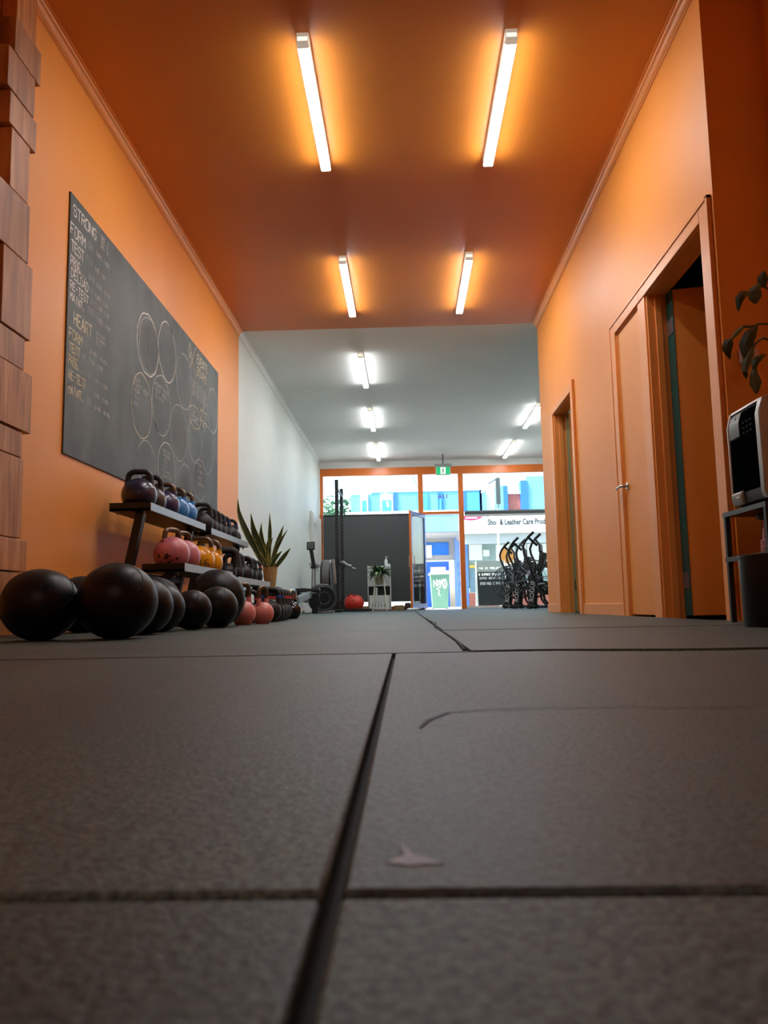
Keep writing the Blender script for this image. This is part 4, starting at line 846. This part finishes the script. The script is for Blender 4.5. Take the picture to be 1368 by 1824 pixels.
# ------------------------------------------------------------------ air bikes
def bike(label):
    k = thing('air_bike', label, 'exercise bike', (0, 0, 0), 'three air bikes by the shop window')
    mb = MB()
    for y in (-.09, .09):
        mb.tube([(.33 * math.cos(2 * math.pi * t / 40), y, .53 + .33 * math.sin(2 * math.pi * t / 40)) for t in range(40)], .009, 6, closed=True)
        mb.tube([(.20 * math.cos(2 * math.pi * t / 32), y * 1.25, .53 + .20 * math.sin(2 * math.pi * t / 32)) for t in range(32)], .004, 5, closed=True)
    for t in range(10):
        a = 2 * math.pi * t / 10; mb.tube([(.33 * math.cos(a), -.09, .53 + .33 * math.sin(a)), (.33 * math.cos(a), .09, .53 + .33 * math.sin(a))], .006, 5)
    mb.build('fan_cage', M_blk, k)
    mb = MB()
    for y in (-.11, .11):
        for t in range(10):
            a = 2 * math.pi * t / 10 + .15; mb.tube([(.06 * math.cos(a), y, .53 + .06 * math.sin(a)), (.33 * math.cos(a), y * .82, .53 + .33 * math.sin(a))], .005, 5)
    mb.build('cage_spokes', M_gun, k)
    mb = MB()
    for t in range(8):
        a = 2 * math.pi * t / 8; c, s_ = math.cos(a), math.sin(a); mb.obox((.06 * c, 0, .53 + .06 * s_), (.30 * c, 0, .53 + .30 * s_), .12, .006)
    mb.build('fan_blades', mat('dark fan blade', '26292b', .5, var=.1, scale=20), k)
    MB().lathe([(.02, -.13), (.075, -.12), (.085, -.10), (.085, .10), (.075, .12), (.02, .13)], (0, 0, .53), 20, 'y').build('hub', M_blk, k)
    MB().obox((.03, -.13, .56), (-.03, -.13, .05), .075, .05, (0, 1, 0)).obox((.03, .13, .56), (-.03, .13, .05), .075, .05, (0, 1, 0)).build('fork', M_blk, k, bevel=.006)
    text('ROGUE', 'lettering', M_whp, k, .11, Matrix.Translation((.022, -.157, .12)) @ Matrix.Rotation(R(90), 4, 'X') @ Matrix.Rotation(R(83), 4, 'Z'), .0008)
    MB().tube([(-.03, -.27, .04), (-.03, .27, .04)], .028, 10).build('front_foot', M_blk, k)
    for y in (-.27, -.14, .14, .27): MB().lathe([(.02, -.025), (.042, -.02), (.042, .02), (.02, .025)], (-.03, y, .042), 14, 'y').build('roller', M_blk, k)
    MB().tube([(.12, -.10, .50), (.16, -.10, .16), (.24, -.10, .05), (.34, -.10, .03), (1.05, -.10, .03)], .022, 8).tube([(.12, .10, .50), (.16, .10, .16), (.24, .10, .05), (.34, .10, .03), (1.05, .10, .03)], .022, 8).build('main_frame', M_blk, k)
    MB().tube([(1.05, -.27, .03), (1.05, .27, .03)], .028, 10).build('rear_foot', M_blk, k)
    MB().obox((.16, 0, .45), (.80, 0, .30), .06, .09).obox((.80, 0, .32), (1.03, 0, .04), .06, .07).build('spine', M_blk, k, bevel=.006)
    MB().tube([(.72, 0, .32), (.66, 0, .80)], .026, 10).build('seat_post', M_blk, k)
    MB().prism([(.52, .86), (.55, .82), (.80, .80), (.84, .84), (.80, .87), (.60, .885)], 'y', -.11, .11).build('saddle', M_blk2, k, bevel=.02)
    for sd in (-1, 1):
        y = .235 * sd
        ar = MB().tube([(.10, .16 * sd, .42), (.06, y, .56), (-.02, y, .82), (-.09, y, .98), (-.105, y, 1.08), (-.07, y, 1.17), (.0, y, 1.26)], .021, 10).build('handle_arm', M_blk, k)
        MB().tube([(-.01, y, 1.25), (.10, y, 1.345)], .024, 10).build('grip', M_blk2, ar); MB().tube([(-.005, y, 1.255), (.05, y * .75, 1.19), (.12, y * .5, 1.11)], .022, 10).build('grip', M_blk2, ar)
        MB().tube([(.10, .16 * sd, .42), (.30, .18 * sd, .44)], .016, 8).build('crank', M_gun, k); MB().box(.25, .35, .19 * sd - .05, .19 * sd + .05, .43, .455).build('pedal', M_blk2, k, bevel=.006)
    MB().obox((.10, 0, .60), (.16, 0, 1.02), .05, .04, (0, 1, 0)).build('monitor_post', M_blk, k); MB().obox((.15, -.09, 1.06), (.15, .09, 1.06), .03, .14).build('monitor', M_blk2, k, bevel=.01)
    MB().obox((.12, -.05, .66), (.24, -.05, .98), .10, .16, (0, 1, 0)).build('wind_guard', mat('dark grey guard', '232526', .5, var=.1, scale=20), k, bevel=.02)
    return k
bk = bike('nearest air bike, partly hidden by the orange wall corner')
bk.location = (2.27, 14.1, 0); bk.rotation_euler = (0, 0, R(-24))
dup(bk, (2.17, 15.25, 0), 'middle one of the three air bikes', R(-26)); dup(bk, (2.12, 16.3, 0), 'farthest air bike, close to the shop window', R(-24))

# ------------------------------------------------------------------ right foreground: shelf rack, water machine, bin
M_rk = mat('black rack steel', '1a1b1c', .38, var=.1, scale=30); M_rkf = mat('worn grey rack edge', '4a4b4c', .4, metal=.3, var=.15, scale=40)
rk = thing('metal_shelf', 'black metal shelf rack under the water machine', 'shelf', (1.65, 3.38, 0))
for x in (1.46, 1.80):
    for y in (3.185, 3.585): MB().box(x - .011, x + .011, y - .011, y + .011, 0, .492).build('post', M_rk, rk, bevel=.0015)
for z in (.485, .283):
    MB().box(1.449, 1.811, 3.175, 3.596, z - .011, z + .006).build('shelf_tray', M_rk, rk)
    MB().box(1.447, 1.4495, 3.17, 3.60, z - .013, z + .008).build('shelf_edge', M_rkf, rk)
wm = thing('water_machine', 'black and silver countertop water machine on the metal shelf', 'water dispenser', (1.65, 3.34, .491))
M_msil = mat('brushed silver', 'a9a9a5', .3, metal=.5, var=.05, scale=20); M_gb = mat('glossy black panel', '08080a', .55, var=.1, scale=10, spec=0.0)
zb, zt_ = .508, .925
MB().prism([(1.462, zb), (1.455, zb + .03), (1.452, zt_ - .06), (1.470, zt_ - .008), (1.50, zt_), (1.80, zt_), (1.82, zt_ - .03), (1.82, zb)], 'y', 3.205, 3.475).build('casing', M_blk2, wm, bevel=.006)
for a, b in ((3.165, 3.207), (3.473, 3.492)):
    MB().prism([(1.460, zb + .0), (1.450, zb + .03), (1.447, zt_ - .065), (1.464, zt_ - .002), (1.50, zt_ + .008), (1.80, zt_ + .008), (1.825, zt_ - .03), (1.825, zb)], 'y', a, b).build('side_frame', M_msil, wm, bevel=.005)
MB().prism([(1.462, zt_ - .012), (1.47, zt_ + .002), (1.50, zt_ + .009), (1.80, zt_ + .009), (1.80, zt_)], 'y', 3.2, 3.48).build('top_trim', M_msil, wm, bevel=.003)
MB().prism([(1.4475, zb + .05), (1.4475, zt_ - .06), (1.4605, zt_ - .02), (1.47, zt_ - .02), (1.47, zb + .05)], 'y', 3.212, 3.36).build('front_panel', M_gb, wm, bevel=.003)
MB().prism([(1.449, zt_ - .13), (1.447, zt_ - .07), (1.459, zt_ - .025), (1.47, zt_ - .025), (1.47, zt_ - .13)], 'y', 3.36, 3.472).build('spout_hood', mat('dark silver hood', '4c4d4c', .3, metal=.4, var=.08, scale=20), wm, bevel=.006)
MB().box(1.4515, 1.456, 3.362, 3.47, zb + .06, zt_ - .13).build('niche', mat('niche black', '050d0d', .5, var=.1, scale=10, spec=0.0), wm)
MB().prism([(1.455, zb - .004), (1.443, zb + .015), (1.441, zb + .052), (1.46, zb + .058), (1.47, zb)], 'y', 3.372, 3.478).build('drip_tray', M_msil, wm, bevel=.006)
MB().box(1.4415, 1.4445, 3.395, 3.425, zb + .030, zb + .036).build('tray_mark', M_whp, wm)
mb = MB()
for i in range(3):
    for j in range(3): mb.box(1.4455, 1.448, 3.235 + .035 * i, 3.255 + .035 * i, .80 + .022 * j, .808 + .022 * j)
mb.build('buttons', mat('dim button', '17181a', .6, var=.05, scale=20, spec=.05), wm)
MB().box(1.452, 1.456, 3.405, 3.438, .872, .890).build('badge', M_msil, wm, bevel=.002)
for x in (1.49, 1.78):
    for y in (3.20, 3.46): MB().lathe([(.012, .491), (.014, .509)], (x, y, 0), 10).build('foot', M_blk, wm)
cups = thing('cup_stack', 'stack of striped pink paper cups on the lower shelf', 'cups', (1.525, 3.33, .289))
mb = MB(); pr = []
for k in range(6): pr += [(.030, .289 + k * .010), (.034, .292 + k * .010), (.034, .296 + k * .010), (.030, .2985 + k * .010)]
MB().lathe(pr + [(.029, .35), (.022, .425), (.02, .43)], (1.525, 3.33, 0), 24).build('cups', mat('pink white paper', 'd9b0b0', .6, var=.12, scale=14, stretch=(14, 14, .1)), cups)
mb = MB()
for k in range(10):
    a = 2 * math.pi * k / 10; mb.tube([(1.525 + .0295 * math.cos(a), 3.33 + .0295 * math.sin(a), .35), (1.525 + .0225 * math.cos(a), 3.33 + .0225 * math.sin(a), .425)], .0025, 4)
mb.build('stripe', mat('dusky pink stripe', '9a5f68', .6, var=.1, scale=20), cups)
pc = thing('coffee_pouch', 'dark brown crumpled pouch lying on the striped cups', 'bag', (1.525, 3.33, .43)); mb = MB()
mb.lathe([(.012, .43), (.035, .437), (.045, .452), (.03, .466), (.012, .47)], (1.522, 3.335, 0), 9); mb.build('pouch', mat('dark brown foil', '3a2418', .35, var=.3, scale=30, bump=.5, bscale=40), pc, smooth=False)
bn = thing('waste_bin', 'black cylindrical bin on the floor before the metal shelf', 'bin', (1.392, 3.0, 0))
MB().lathe([(.122, 0), (.125, .004), (.128, .255), (.131, .258), (.131, .268), (.126, .27), (.122, .262), (.12, .01)], (1.392, 3.0, 0), 40).build('bin_body', mat('satin black bin', '0d0e10', .4, var=.08, scale=20), bn)
MB().lathe([(.122, .262), (.11, .266), (.02, .268)], (1.392, 3.0, 0), 32).build('bin_lid', M_blk2, bn)
sb = thing('striped_box', 'small black and white striped box at the foot of the bin', 'box', (1.325, 2.835, 0))
MB().box(1.305, 1.345, 2.815, 2.855, 0, .036).build('carton', M_whp, sb, bevel=.002); mb = MB()
for k in range(4): mb.box(1.308 + .010 * k, 1.312 + .010 * k, 2.8142, 2.815, .001, .035).box(1.3042, 1.305, 2.818 + .01 * k, 2.822 + .01 * k, .001, .035)
mb.build('stripe', M_blk, sb)
cl = MB().tube([(1.60, 3.735, .05), (1.585, 3.72, .062), (1.57, 3.70, .05), (1.568, 3.69, .02), (1.585, 3.68, .006), (1.63, 3.68, .006)], .004, 6); tag(cl.build('power_cord', M_whp), 'loop of white cord on floor by the skirting corner', 'cord')

# plant whose leaves hang in from the right, standing on the water machine
M_pl = [mat('glossy dark leaf', '22331a', .3, var=.3, scale=16), mat('grey green leaf', '4d5a3e', .32, var=.25, scale=16)]
hp = thing('leafy_plant', 'leafy plant with drooping dark leaves above the water machine', 'plant', (1.70, 3.30, .934))
MB().lathe([(.065, .934), (.07, .94), (.085, 1.06), (.09, 1.062), (.088, 1.07), (.08, 1.065), (.076, 1.05)], (1.72, 3.30, 0), 24).build('pot', mat('grey pot', '5b5a57', .6, var=.1, scale=14), hp)
MB().lathe([(.076, 1.05), (.02, 1.056)], (1.72, 3.30, 0), 16).build('soil', mat('dark soil', '241b14', .9, var=.3, scale=60), hp)
def lv(pts, ws, m, y0=3.15, fold=.35):
    P = [Vector((x, y0 + (x - 1.4) * .5, z)) for x, z in pts]; Q = []; Wd = []
    for i in range(len(P) - 1):
        for k in range(4):
            f = k / 4; p0 = P[max(i - 1, 0)]; p1 = P[i]; p2 = P[i + 1]; p3 = P[min(i + 2, len(P) - 1)]
            Q.append(.5 * (2 * p1 + (p2 - p0) * f + (2 * p0 - 5 * p1 + 4 * p2 - p3) * f * f + (-p0 + 3 * p1 - 3 * p2 + p3) * f ** 3)); Wd.append(ws[i] * (1 - f) + ws[i + 1] * f)
    Q.append(P[-1]); Wd.append(ws[-1]); vs_ = []; fs = []; N = len(Q)
    for i in range(N):
        d = (Q[min(i + 1, N - 1)] - Q[max(i - 1, 0)]).normalized(); a = d.cross(Vector((0, 1, 0))).normalized(); a = (a + Vector((0, -.55, 0))).normalized(); nn = d.cross(a); w = max(.0012, Wd[i])
        vs_ += [Q[i] - a * w, Q[i] + nn * w * fold, Q[i] + a * w, Q[i] + nn * (w * fold + .0014)]
    for i in range(N - 1):
        for k in range(4): fs.append((i * 4 + k, i * 4 + (k + 1) % 4, i * 4 + 4 + (k + 1) % 4, i * 4 + 4 + k))
    fs += [(3, 2, 1, 0), tuple((N - 1) * 4 + k for k in range(4))]
    MB().add(vs_, fs).build('leaf', m, hp)
MB().tube([(1.72, 3.30, 1.05), (1.70, 3.28, 1.25), (1.62, 3.25, 1.38), (1.52, 3.21, 1.41), (1.46, 3.18, 1.366)], [.007, .006, .005, .004, .003], 8).build('stem', M_pl[0], hp)
MB().tube([(1.715, 3.30, 1.05), (1.66, 3.27, 1.20), (1.56, 3.23, 1.25), (1.48, 3.19, 1.235)], [.007, .006, .005, .004], 8).build('stem', M_pl[0], hp)
MB().tube([(1.71, 3.29, 1.05), (1.62, 3.25, 1.16), (1.50, 3.2, 1.18)], [.006, .005, .004], 8).build('stem', M_pl[0], hp)
lv([(1.462, 1.368), (1.425, 1.358), (1.397, 1.327), (1.385, 1.274)], [.004, .020, .017, .002], M_pl[0]); lv([(1.51, 1.415), (1.485, 1.385), (1.480, 1.35), (1.485, 1.325)], [.006, .024, .026, .004], M_pl[1]); lv([(1.540, 1.475), (1.528, 1.44), (1.525, 1.40)], [.006, .022, .012], M_pl[0])
lv([(1.484, 1.232), (1.43, 1.217), (1.40, 1.213)], [.004, .010, .008], M_pl[0]); lv([(1.405, 1.214), (1.375, 1.186), (1.339, 1.151)], [.006, .013, .004], M_pl[1]); lv([(1.345, 1.156), (1.325, 1.135), (1.316, 1.105), (1.326, 1.064)], [.004, .020, .019, .001], M_pl[0])
lv([(1.478, 1.225), (1.440, 1.186), (1.412, 1.136), (1.395, 1.075)], [.006, .026, .027, .002], M_pl[0]); lv([(1.502, 1.177), (1.462, 1.150), (1.445, 1.13)], [.003, .006, .008], M_pl[0]); lv([(1.447, 1.135), (1.425, 1.10), (1.405, 1.055), (1.395, 1.02)], [.006, .020, .017, .010], M_pl[1]); lv([(1.397, 1.025), (1.400, 1.01), (1.402, .992)], [.010, .009, .001], M_pl[0])
lv([(1.510, 1.11), (1.470, 1.085), (1.450, 1.06), (1.444, 1.035)], [.004, .017, .013, .005], M_pl[0]); lv([(1.455, 1.06), (1.443, 1.02), (1.447, .98), (1.449, .934)], [.004, .015, .024, .003], M_pl[1])
wc = thing('wall_note', 'small pale pink note box fixed behind the drooping leaves', 'box', (1.62, 3.72, 1.2)); MB().box(1.635, 1.72, 3.71, 3.75, 1.235, 1.30).build('note_box', mat('pale pink card', 'cdb3ad', .6, var=.08, scale=10), wc, bevel=.003)

# ------------------------------------------------------------------ the street outside
struct(MB().box(-16, 20, YF + .1, 23.0, -.16, -.02).build('ground_footpath', M_conc, smooth=False)); struct(MB().box(-16, 20, 23.0, 27.6, -.28, -.14).build('ground_road', M_asph, smooth=False)); struct(MB().box(-16, 20, 27.6, 33.0, -.16, 0.0).build('ground_footpath_opposite', M_conc, smooth=False))
struct(MB().box(-16, -2.0, YF, YF + .3, -.1, 4.6).build('wall_neighbour_left', M_whc, smooth=False)); struct(MB().box(3.75, 20, YF, YF + .3, -.1, 4.6).build('wall_neighbour_right', M_whc, smooth=False))
M_bl1 = mat('pale blue render', '72b2e2', .7, var=.05, scale=2); M_bl2 = mat('strong blue paint', '2f6fcf', .5, var=.06, scale=3); M_bl3 = mat('periwinkle paint', '6f9ae0', .6, var=.05, scale=3); M_cyan = mat('cyan glazing', '4fb3dc', .15, var=.08, scale=2)
M_sgn = mat('sign white board', 'f4f4f2', .5, var=.02, scale=4); M_gry = mat('awning soffit', 'a9aca9', .7, var=.04, scale=3); M_brick = mat('salmon brick', 'c0705f', .8, var=.15, scale=12); M_ser = mat('dark sign lettering', '25282a', .5, var=.05, scale=10); M_mag = mat('magenta logo', 'd12a6a', .5, var=.05, scale=10)
bA = thing('shop_building', 'blue painted shop building across the street with door and awning', 'building', (-.5, 31, 0))
def BX(name, m, p, *b, bevel=0): return MB().box(*b).build(name, m, p, bevel=bevel, smooth=False)
BX('wall', M_bl1, bA, -2.15, 2.3, 31.3, 33, 2.4, 4.62); BX('parapet', M_sgn, bA, -2.15, 2.35, 31.25, 33, 4.62, 4.75)
BX('awning_fascia', M_bl3, bA, -2.15, 2.0, 28.4, 28.5, 2.72, 3.45); BX('awning_roof', M_gry, bA, -2.15, 2.0, 28.5, 31.3, 2.7, 2.8); BX('awning_trim', M_sgn, bA, -2.15, 2.0, 28.36, 28.4, 3.40, 3.5)
for xa, xb, m in ((-1.75, -1.45, M_sgn), (-.95, -.45, M_sgn), (.52, .95, M_cyan), (1.35, 1.55, M_bl2)):
    f = BX('window', m, bA, xa, xb, 31.22, 31.3, 3.55, 4.55)
    BX('pane', M_cyan, f, xa + .06, xb - .06, 31.2, 31.22, 3.65, 4.3)
BX('pilaster', M_bl2, bA, -.38, -.32, 31.2, 31.3, 3.5, 4.6); BX('wall', M_bl3, bA, 1.95, 2.45, 30.9, 31.6, 0, 2.7); BX('wall', M_sgn, bA, -2.15, .62, 31.0, 31.6, 0, 2.7)
BX('transom_frame', M_gry, bA, .62, 1.95, 31.25, 31.4, 1.85, 2.7); BX('transom_pane', mat('painted sky reflection', '1f78d8', .12, var=.15, scale=1.2), bA, .70, 1.72, 31.2, 31.25, 2.05, 2.55); BX('transom_poster', M_sgn, bA, .70, 1.05, 31.17, 31.2, 1.95, 2.45)  # blue sky reflection is put into the transom pane's base colour
sd_ = BX('door', M_bl2, bA, .80, 1.72, 31.25, 31.35, 0, 1.80); BX('door_notice', M_sgn, sd_, .98, 1.58, 31.2, 31.25, 1.25, 1.58); BX('door_notice', mat('pale notice', 'd5dbe6', .6, var=.05, scale=9), sd_, 1.02, 1.52, 31.18, 31.2, 1.05, 1.25)
mb = MB()
for k in range(4): write(mb, ('NO', 'NY', 'XO', 'RS')[k], (2.05 + .03 * (k % 2), 30.895, 1.5 - .35 * k), (.11, 0, 0), (0, 0, .20), 1.3, .014, (0, -1, 0), .15)
mb.build('graffiti', mat('dark blue graffiti', '4a63a8', .6, var=.1, scale=10), bA, smooth=False)
bB = thing('shoe_shop', 'white signed shoe care shop across the street', 'building', (4.4, 31, 0))
BX('sign_board', M_sgn, bB, 2.0, 9.5, 28.3, 28.45, 2.62, 3.42); BX('awning_soffit', M_gry, bB, 2.0, 9.5, 28.45, 31.3, 2.58, 2.68); BX('awning_front', M_gry, bB, 2.0, 9.5, 28.42, 28.5, 2.25, 2.62)
text('Shoe & Leather Care Products', 'sign_lettering', M_ser, bB, .29, Matrix.Translation((2.99, 28.29, 2.92)) @ Matrix.Rotation(math.pi / 2, 4, 'X'), .004, .66, bold=.006)
mb = MB(); mb.prism([(2.40 + .42 * math.cos(math.pi + math.pi * k / 16), 3.27 + .17 * math.sin(math.pi + math.pi * k / 16)) for k in range(17)], 'y', 28.28, 28.3); lg = mb.build('shop_logo', M_mag, bB, smooth=False)
BX('logo_band', M_sgn, lg, 2.2, 2.62, 28.27, 28.28, 3.16, 3.21)
BX('wall', M_sgn, bB, 2.45, 9.5, 31.0, 31.5, 1.15, 2.6); BX('stall_riser', M_brick, bB, 2.45, 9.5, 30.8, 31.5, 0, .52); BX('window_ledge', mat('pink ledge', 'e2a79b', .6, var=.1, scale=5), bB, 3.0, 9.5, 30.7, 31.0, .5, .72); BX('shop_glass', mat('dim shop interior', '9fb4b4', .2, var=.3, scale=2), bB, 2.45, 9.5, 30.98, 31.0, .72, 2.5)
for xa, xb, za, zb_, m in ((2.5, 3.02, 1.80, 2.42, M_sgn), (3.05, 3.3, 1.95, 2.2, M_sgn), (3.55, 4.30, 1.45, 2.4, M_sgn), (4.4, 4.75, 1.35, 2.4, M_sgn), (4.78, 5.3, 1.35, 2.4, M_sgn), (5.35, 6.2, 1.4, 2.4, M_sgn)): BX('poster', m, bB, xa, xb, 30.94, 30.97, za, zb_)
MB().lathe([(.30, -.01), (.30, .01)], (3.98, 30.92, 1.95), 28, 'y').build('orange_disc', mat('orange poster disc', 'e29a4a', .6, var=.08, scale=6), bB)
BX('door_frame', mat('yellow frame', 'e8c85a', .5, var=.05, scale=6), bB, 2.5, 3.22, 30.9, 30.97, 1.5, 1.62); BX('door_frame', MATS['yellow frame'], bB, 3.12, 3.22, 30.9, 30.97, .1, 1.5); BX('door_pane', mat('blue grey glass', '7d97a8', .15, var=.15, scale=3), bB, 2.5, 3.12, 30.92, 30.97, .55, 1.5)
BX('notice', mat('violet notice', '8c7fb8', .6, var=.2, scale=6), bB, 3.65, 3.9, 30.9, 30.93, 1.28, 1.55); BX('sale_strip', mat('pink sale strip', 'e86f9a', .6, var=.1, scale=6), bB, 3.3, 5.2, 30.9, 30.93, 1.2, 1.27)
for xa, zt1, m in ((2.3, 4.58, M_bl2),): BX('window_surround', m, bB, 2.35, 3.08, 31.0, 31.3, 3.4, zt1)
BX('upper_wall', M_sgn, bB, 3.05, 9.5, 31.3, 33, 2.6, 4.45); BX('window_pane', M_cyan, bB, 2.50, 2.98, 30.98, 31.0, 3.45, 4.5); BX('upper_wall', M_bl3, bB, 3.0, 3.25, 31.0, 31.4, 3.4, 4.6)
BX('pilaster', M_bl1, bB, 3.62, 3.92, 30.9, 31.4, 3.4, 4.72); BX('pilaster', M_bl2, bB, 3.92, 4.10, 30.9, 31.4, 3.4, 4.72); BX('brick_panel', M_brick, bB, 4.10, 4.62, 31.2, 31.4, 3.4, 4.42); BX('coping', M_sgn, bB, 4.08, 4.64, 31.1, 31.4, 4.42, 4.5); BX('pilaster', M_bl2, bB, 4.62, 4.88, 30.9, 31.4, 3.4, 4.92); BX('parapet_wall', M_bl1, bB, 4.88, 7.5, 31.0, 31.4, 3.4, 5.1)
lamp = MB().tube([(4.75, 29.6, 2.58), (4.75, 29.6, 2.36)], .008, 5).lathe([(.02, 2.36), (.06, 2.33), (.07, 2.30), (.02, 2.29)], (4.75, 29.6, 0), 12); lamp.build('pendant', M_sgn, bB)
bC = thing('corner_building', 'pale rendered building with dark green foliage at the far left', 'building', (-4, 32, 0)); BX('wall', M_sgn, bC, -12, -2.2, 31.0, 33, 0, 3.4); BX('roof_edge', M_sgn, bC, -3.2, -1.3, 30.2, 31.0, 4.5, 4.66); BX('window', M_cyan, bC, -5, -3.5, 30.95, 31.0, 1, 2.4)
trr = thing('street_tree', 'dark green tree rising behind the pale corner building', 'tree', (-3.2, 33.8, 0)); MB().tube([(-3.2, 33.8, 0), (-3.25, 33.8, 3.2)], [.16, .1], 8).build('trunk', mat('bark', '5a4a3a', .9, var=.2, scale=20), trr)
mb = MB()
for k in range(420):
    p = Vector((random.gauss(0, .55), random.gauss(0, .4), random.gauss(0, .45))); leafmesh(mb, (-3.0 + p.x, 33.8 + p.y, 4.0 + p.z), (random.uniform(-1, 1), random.uniform(-1, 1), random.uniform(-.4, .8)), .26, .10, .5, 2)
fo = mb.build('foliage', mat('tree foliage', '5f8a66', .6, var=.3, scale=3), trr); fo['kind'] = 'stuff'
wbn = thing('wheelie_bin', 'green wheelie bin with white lid and white graffiti on the footpath', 'bin', (.95, 22.4, -.02))
M_wg = mat('sage green plastic', '517f6d', .45, var=.06, scale=5)
mb = MB(); a_, b_ = .22, .27
mb.add([(.95 - a_, 22.15, .0), (.95 + a_, 22.15, 0), (.95 + a_, 22.6, 0), (.95 - a_, 22.6, 0), (.95 - b_, 22.05, .95), (.95 + b_, 22.05, .95), (.95 + b_, 22.7, .95), (.95 - b_, 22.7, .95)], [(0, 1, 2, 3), (4, 5, 6, 7), (0, 1, 5, 4), (1, 2, 6, 5), (2, 3, 7, 6), (3, 0, 4, 7)]); mb.build('bin_body', M_wg, wbn, bevel=.02)
MB().prism([(.64, .94), (.64, .965), (.72, 1.03), (1.18, 1.04), (1.27, 1.02), (1.29, .98), (1.27, .94)], 'y', 22.0, 22.75).build('bin_lid', M_whp, wbn, bevel=.01)
for x in (.76, 1.14): MB().lathe([(.03, -.03), (.10, -.025), (.10, .025), (.03, .03)], (x, 22.62, .08), 16, 'x').build('wheel', M_blk, wbn)
mb = MB(); zf = lambda z: 22.15 - .10 * z / .95 - .004
def gw(pts, w=.022): mb.ribbon([(x, zf(z), z) for x, z in pts], w, (0, -1, 0))
gw([(.78, .60), (.78, .78), (.86, .62), (.86, .80)]); gw([(.90 + .03 * math.cos(t), .70 + .07 * math.sin(t)) for t in [k * .7 for k in range(10)]]); gw([(.94, .78), (.97, .70), (1.01, .80), (.95, .58), (.86, .55), (.93, .48), (.90, .40), (.95, .35)]); gw([(1.08 + .055 * math.cos(t), .68 + .13 * math.sin(t)) for t in [k * .5 for k in range(14)]]); gw([(1.08, .78), (1.08, .58)])
mb.build('graffiti', M_whp, wbn, smooth=False)
af = thing('sandwich_board', 'black chalk sandwich board standing on the footpath outside', 'sign', (2.1, 18.9, -.02))
mb = MB().obox((1.69, 18.72, -.02), (1.69, 18.95, 1.12), .03, .03, (0, 1, 0)).obox((2.36, 18.72, -.02), (2.36, 18.95, 1.12), .03, .03, (0, 1, 0)).obox((1.69, 19.2, -.02), (1.69, 18.97, 1.12), .03, .03, (0, 1, 0)).obox((2.36, 19.2, -.02), (2.36, 18.97, 1.12), .03, .03, (0, 1, 0)); mb.build('frame', M_whp, af)
yb_ = lambda z: 18.72 + .23 * (z + .02) / 1.14 - .02
def slab(z0, z1, name, m): MB().add([(x, yb_(z) + d, z) for d in (0, .012) for z in (z0, z1) for x in (1.70, 2.35)], [(0, 1, 3, 2), (4, 6, 7, 5), (0, 2, 6, 4), (1, 5, 7, 3), (2, 3, 7, 6), (0, 4, 5, 1)]).build(name, m, af, smooth=False)
slab(.06, .86, 'chalk_panel', mat('board black', '181c1d', .6, var=.1, scale=8)); slab(.86, 1.12, 'header_panel', mat('grey header', '6f7674', .6, var=.05, scale=8))
mb = MB()
for t, z, x, hh in (('THE ST PROJECT', .92, 1.74, .045), ('8 SUMMER SPECIAL', .77, 1.74, .05), ('SUPER WEEKS NOW', .68, 1.75, .05), ('ENDING MONDAY', .55, 1.77, .06)): 
    nn = .56 / len(t); write(mb, t, (x, yb_(z) - .008, z), (nn * .75, 0, 0), (0, .01, hh), 1.33, .008, (0, -1, .2), .05)
mb.build('chalk_lettering', M_sgn, af, smooth=False)
pole = thing('street_pole', 'white street pole with dark sign blade outside the right window', 'pole', (2.4, 20.4, -.02)); MB().tube([(2.42, 20.4, -.02), (2.42, 20.4, 2.55)], .03, 10).build('pole', M_whp, pole); MB().box(2.40, 2.51, 20.35, 20.45, 2.68, 3.36).build('sign_blade', mat('dark sign edge', '4d5454', .5, var=.05, scale=8), pole); MB().tube([(2.42, 20.4, 2.55), (2.46, 20.4, 2.68)], .02, 8).tube([(2.42, 20.4, 2.55), (2.15, 20.4, 2.35)], .02, 8).tube([(2.46, 20.4, 3.36), (2.2, 20.3, 3.2)], .02, 8).build('bracket', M_gun, pole)
for (x0, y0, z0, x1, y1, z1, lb) in ((-1.5, 17.66, 4.5, .6, 31.25, 4.70, 'overhead wire crossing the street to the blue shop parapet'), (1.0, 17.66, 4.5, 5.6, 31.0, 5.0, 'overhead wire crossing the street to the shoe shop parapet')):
    tag(MB().tube([(x0, y0, z0), ((x0 + x1) / 2, y0, (z0 + z1) / 2 - .05), (x1, y1, z1)], .012, 5).build('overhead_wire', M_blk), lb, 'wire')
